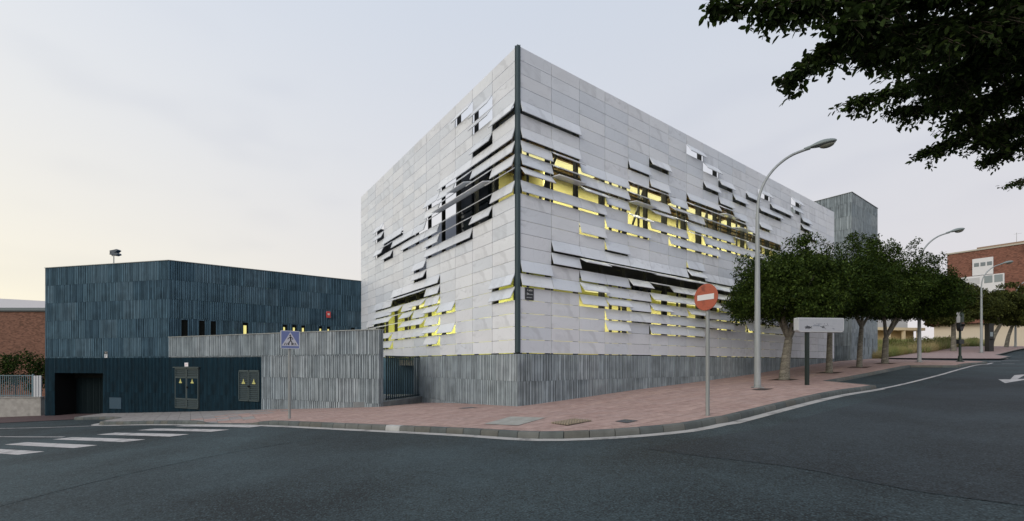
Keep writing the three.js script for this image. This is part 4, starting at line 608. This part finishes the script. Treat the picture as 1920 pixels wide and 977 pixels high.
{ // traffic light seen from behind and the side
  const [x, z] = st(34.63, -6.15), y = walk(x, z), T = thing('traffic_light', 'dark green traffic light post with red lamp lit at the side turning', 'traffic light', [x, y, z], .35), g = M([.010, .026, .018], .5), gb = M([.008, .010, .010], .5);
  part('post', [cyl(.075, .06, [0, .25, 0], [0, 3.3, 0], 12)], g, T); part('foot', [cyl(.24, .20, [0, 0, 0], [0, .05, 0], 12), cyl(.14, .10, [0, .05, 0], [0, .42, 0], 12)], g, T);
  part('upper_head', [span(-.17, .19, 2.78, 3.52, -.12, .14)], g, T); part('back_board', span(-.20, -.175, 2.78, 3.52, -.10, .10), M([.45, .46, .45], .6), T);
  const s = new THREE.Shape([[-.24, 2.72], [.24, 2.72], [.24, 2.45], [.06, 2.18], [-.10, 2.18], [-.24, 2.36]].map((p) => new THREE.Vector2(...p))); part('signal_head', new THREE.ExtrudeGeometry(s, { depth: .22, bevelEnabled: false }).translate(0, 0, -.1), gb, T);
  part('red_lens', new THREE.SphereGeometry(.075, 14, 8, 0, 6.2832, 0, 1.5708).rotateX(Math.PI / 2).translate(.06, 2.6, .12), new THREE.MeshStandardMaterial({ color: lin(.4, .02, .01), emissive: lin(1, .10, .02), emissiveIntensity: 1.4 }), T, 'lit red lens'); const pl = new THREE.PointLight(lin(1, .1, .02), .25, 3); pl.name = 'red_light'; pl.position.set(.06, 2.6, .25); T.add(pl);
  part('visor', new THREE.CylinderGeometry(.10, .10, .16, 16, 1, true, Math.PI * .5, Math.PI).rotateX(Math.PI / 2).rotateZ(Math.PI / 2).translate(.06, 2.6, .2), gb, T); part('small_box', span(-.28, .28, 1.28, 1.58, -.08, .10), gb, T);
}
{ // dark totem
  const [x, z] = st(56, -5.0), y = ground(x, z) + .12, T = thing('phone_totem', 'tall dark phone totem beside the third lamp', 'totem', [x, y, z], .1);
  part('cabinet', [span(-.27, .27, 0, 2.7, -.2, .2), span(-.30, .30, 2.7, 2.8, -.23, .23)], M([.012, .011, .010], .5), T); part('panel', span(-.16, .16, 1.5, 1.95, .2, .215), M([.20, .24, .26], .3), T); part('shelf', span(-.2, .2, 1.2, 1.25, .2, .36), matBlack, T);
}
// ------------------------------------------------------------------ covers set in the pavement
function lid(name, label, cat, pts, mats, fill) { const c = pts.map((p) => st(...p)), g = drape(c, (x, z) => walk(x, z) + .010, .5); const m = single(name, label, cat, g, mats); fill && fill(m, pts); return m; }
lid('manhole_cover', 'large pale concrete cover slab in the pavement near the corner', 'cover', [[-3.74, -3.62], [-2.37, -2.85], [-2.1, -4.04], [-3.43, -4.6]], M([.46, .45, .41], .9, { map: concreteTex }));
lid('drain_grate', 'brown ribbed square metal grate in the pavement', 'grate', [[-2.75, -5.0], [-1.97, -4.93], [-2.0, -5.6], [-2.84, -5.66]], M([.055, .045, .035], .8), (m) => { for (let i = 0; i < 9; i++) for (let j = 0; j < 7; j++) { const [x, z] = st(-2.74 + i * .087, -5.56 + j * .085), y = walk(x, z); part('stud', box(.055, .03, .05, x, y + .022, z, TURN), M([.30, .25, .19], .8), m); } });
lid('access_cover', 'small dark metal access cover in the pavement near the kerb', 'cover', [[-1.79, -6.1], [-1.41, -6.08], [-1.44, -6.48], [-1.85, -6.5]], M([.05, .055, .065], .6));
lid('access_cover', 'small grey cover in the pavement near the ribbed base', 'cover', [[-1.6, 1.6], [-1.0, 1.6], [-1.0, 1.1], [-1.6, 1.1]], M([.16, .15, .15], .8));
lid('access_cover', 'dark square cover at the foot of the nearest lamp', 'cover', [[6.2, -5.3], [6.9, -5.3], [6.9, -5.75], [6.2, -5.75]], M([.07, .06, .055], .8));
[[13.35, -3.4, 'nearest'], [18.48, -3.55, 'second'], [23.1, -3.57, 'third'], [27.2, -3.78, 'fourth']].forEach(([r, l, w]) => lid('tree_pit', `dark square of bare soil round the ${w} street tree trunk`, 'tree pit', [[r - .5, l - .5], [r + .5, l - .5], [r + .5, l + .5], [r - .5, l + .5]], M([.055, .04, .028], 1)));

// ------------------------------------------------------------------ vacant lot and far buildings on the right
{
  const lot = [st(38.4, -.55), st(44.4, -.3), st(48.8, -.2), st(52.3, -.7), st(63.6, -1.3), st(86, -1.2), st(110, 24), st(70, 34), st(40, 20)];
  const m = struct('vacant_lot', drape(lot, (x, z) => ground(x, z) + .14, 2.5), M([.33, .27, .17], 1, { map: concreteTex }), 'weedy waste ground beyond the tower'); m.userData.category = 'waste ground';
  const r = mulberry(51), blades = []; for (let i = 0; i < 9; i++) { const a = r() * 6.283, s = .35 + .5 * r(), w = .02; const g = new THREE.BufferGeometry(), dx = Math.cos(a), dz = Math.sin(a), t = .35 * r() + .1; g.setAttribute('position', new THREE.Float32BufferAttribute([-dz * w, 0, dx * w, dz * w, 0, -dx * w, dx * t, s, dz * t], 3)); g.setAttribute('uv', new THREE.Float32BufferAttribute([0, 0, 1, 0, .5, 1], 2)); g.computeVertexNormals(); blades.push(g); }
  const N = 20000, I = new THREE.InstancedMesh(join(blades), new THREE.MeshStandardMaterial({ color: 0xffffff, roughness: .9, side: THREE.DoubleSide }), N), o = new THREE.Object3D(), cols = [[.30, .26, .10], [.24, .25, .08], [.16, .20, .06], [.36, .30, .15]]; I.name = 'dry_grass'; I.userData = { kind: 'stuff', label: 'dry yellow green grass on the waste ground', category: 'grass' };
  for (let i = 0; i < N; i++) { const a = 38.8 + 52 * Math.pow(r(), 1.15), b = -.2 + 22 * Math.pow(r(), 1.5) + (a > 52 ? -.9 : 0), [x, z] = st(a, b), k = .5 + r() * (.5 + .9 * fbm(a / 5, b / 5, 3, 0, 8)); o.position.set(x, ground(x, z) + .12, z); o.rotation.y = r() * 6.283; o.scale.set(1.2, k, 1.2); o.updateMatrix(); I.setMatrixAt(i, o.matrix); const c = cols[Math.floor(clamp(fbm(a / 4, b / 4, 3, 0, 9) * 5 - .6 + r(), 0, 3.99))]; I.setColorAt(i, lin(...c)); }
  scene.add(I); I.castShadow = I.receiveShadow = true;
  const bg = [[.16, .19, .055], [.12, .15, .05], [.20, .21, .07], [.14, .14, .045]];
  [[57, 1.2, 1.5, 'broad green weed bush on the waste ground before the cream wall'], [53.5, 1.6, 1.0, 'small green weed bush left of the broad one'], [62, .2, 1.4, 'green weed bush behind the traffic light'], [67, .2, 1.3, 'green weed bush near the third lamp'], [80, .6, 1.2, 'green weed bush behind the leaning trunk'], [88, .6, 1.2, 'green weed bush at the far right']].forEach(([a, b, s, label]) => { const [x, z] = st(a, b), y = ground(x, z) + .1, T = thing('weed_bush', label, 'bush', [x, y, z], 0, 'weed bushes on the waste ground'), out = [], q = mulberry(a * 10 | 0); for (let k = 0; k < 22; k++) leafCloud(out, [(q() - .5) * 2.6 * s, q() * .8 * s, (q() - .5) * 1.6 * s], [.4, .35, .4], 60, .2, q); part('foliage', leafMesh(out, bg, .35), matLeaf, T); part('stem', [cyl(.04, .02, [0, -.1, 0], [.1, .8 * s, 0], 5), cyl(.03, .015, [0, -.1, 0], [-.5 * s, .6 * s, .1], 5)], matBarkDark, T); });
}
{ // red brick block of flats
  const P0 = [73.6, -75], base = ground(...P0), T = thing('brick_block', 'red brick block of flats with white balconies at the far right', 'building', [P0[0], base, P0[1]], -Math.PI / 2 + TURN), H = EY + 18.4 - base, mb = matBrickRed, w = M([.66, .66, .68], .7), wg = M([.10, .12, .13], .2), W = 24, D = 16, y = (v) => EY + v - base;
  // local +x runs towards the viewer's right along the facade, +z out of the facade
  part('wall', [span(0, W, y(6.6), H, -D, 0), span(3.4, W, H - .02, H + .5, -D, -1.5)], mb, T); part('roof_trim', [span(-.1, W + .1, H, H + .22, -.3, .15)], M([.45, .42, .36], .8), T);
  part('parapet_trim', span(3.3, W, H + .5, H + .75, -2, -1.4), M([.30, .22, .16], .8), T);
  const up = part('balcony_panel', span(3.05, 5.35, y(14.3), y(17.0), 0, .5), w, T, 'white upper balcony box'); for (let i = 0; i < 3; i++) part('window_pane', span(3.25 + i * .72, 3.8 + i * .72, y(15.7), y(16.3), .5, .53), M([.16, .19, .21], .3), up);
  const lo = part('balcony_panel', span(1.75, 6.55, y(9.0), y(14.2), 0, .6), w, T, 'white stacked balcony fronts');
  for (const [a, b, c, d] of [[1.9, 3.9, 12.9, 14.0], [1.9, 3.9, 10.6, 11.7], [4.4, 6.4, 10.6, 11.7]]) for (let i = 0; i < 6; i++) part('blind_slat', span(a, b, y(c) + i * .18, y(c) + i * .18 + .11, .6, .64), M([.47, .48, .50], .7), lo);
  for (const a of [4.4, 5.5]) part('window_pane', span(a, a + .9, y(12.9), y(14.05), .6, .63), M([.22, .26, .28], .2), lo);
  part('corner_balcony', [span(9.0, W, y(15.0), y(15.25), 0, .7), span(9.0, W, y(17.0), y(17.3), 0, .5)], w, T); for (let i = 0; i < 4; i++) { part('balcony_window', span(9.3 + i * 2.6, 11.3 + i * 2.6, y(15.3), y(16.9), .02, .08), wg, T); part('balcony_pier', span(11.35 + i * 2.6, 11.75 + i * 2.6, y(15.25), y(17.0), .02, .4), w, T); }
  part('lower_block', [span(-2.6, W, y(6.55), y(7.6), -D, 1.2)], mb, T, 'brick band over the ground floor'); part('window_band', span(-2.5, W, y(7.6), y(8.7), -D + .1, 1.0), w, T); for (let i = 0; i < 4; i++) part('window_pane', span(-2.1 + i * 1.8, -.7 + i * 1.8, y(7.75), y(8.5), 1.0, 1.04), wg, T);
  part('ground_floor', span(-1.6, W, -1, y(6.5), -D, .2), M([.62, .54, .43], .85), T, 'cream rendered ground floor'); for (let i = 0; i < 3; i++) { part('shop_opening', span(12 + i * 4, 14.6 + i * 4, 0, y(5.2), .2, .24), M([.03, .03, .03], .5), T); }
  part('antenna', [cyl(.03, .02, [7.6, H + .7, -2], [7.6, H + 2.3, -2], 6), cyl(.015, .015, [7.3, H + 2.1, -2], [8.1, H + 2.1, -2], 5)], matGalv, T);
  const dish = new THREE.SphereGeometry(.75, 16, 8, 0, 6.283, 0, .9); part('dish', dish.rotateX(1.2).translate(9.3, H - .4, .8), M([.6, .6, .6], .6, { side: THREE.DoubleSide }), T);
  // cream arcade further back
  const A0 = [64, -80], b2 = ground(...A0), S = thing('cream_arcade', 'low cream arcade building beyond the waste ground', 'building', [A0[0], b2, A0[1]], -Math.PI / 2 + TURN + 1.1), cm = M([.72, .61, .42], .8), h2 = EY + 6.1 - b2;
  part('wall', span(-5, 12, -1, h2, -6, -1.6), M([.60, .47, .27], .85), S); part('roof', span(-5.3, 12.3, h2, h2 + .5, -6.2, .2), cm, S); part('low_wall', span(-1, 12, -1, h2 - 2.6, -.3, 0), cm, S); for (let i = 0; i < 6; i++) part('pillar', span(-5 + i * 3.2, -4.6 + i * 3.2, -1, h2, -.35, .05), cm, S);
  const W2 = thing('pale_shed', 'pale grey low shed roof far behind the trees', 'building', [66, ground(66, -98), -98], .25); part('wall', span(-14, 8, -1, 3.4, -8, 0), M([.50, .42, .36], .9), W2); const rs = new THREE.Shape([[-14.4, 3.4], [8.4, 3.4], [5, 5.4], [-10, 4.6]].map((p) => new THREE.Vector2(...p))); part('roof', new THREE.ExtrudeGeometry(rs, { depth: 8.6, bevelEnabled: false }).translate(0, 0, -8.3), M([.52, .53, .57], .7), W2);
  const G = thing('grey_house', 'pale grey block edge behind the red brick flats', 'building', [86, ground(86, -100), -100], .2); part('wall', span(-10, 4, -1, 18.6, -10, 0), M([.52, .52, .52], .85), G); part('roof_edge', span(-10.3, 4.3, 18.6, 19, -10.3, .3), M([.46, .46, .47], .8), G); for (let j = 0; j < 4; j++) part('window_pane', span(-8, -6.6, 4 + j * 3.6, 5.6 + j * 3.6, 0, .04), wg, G);
}
renderer.render(scene, camera);
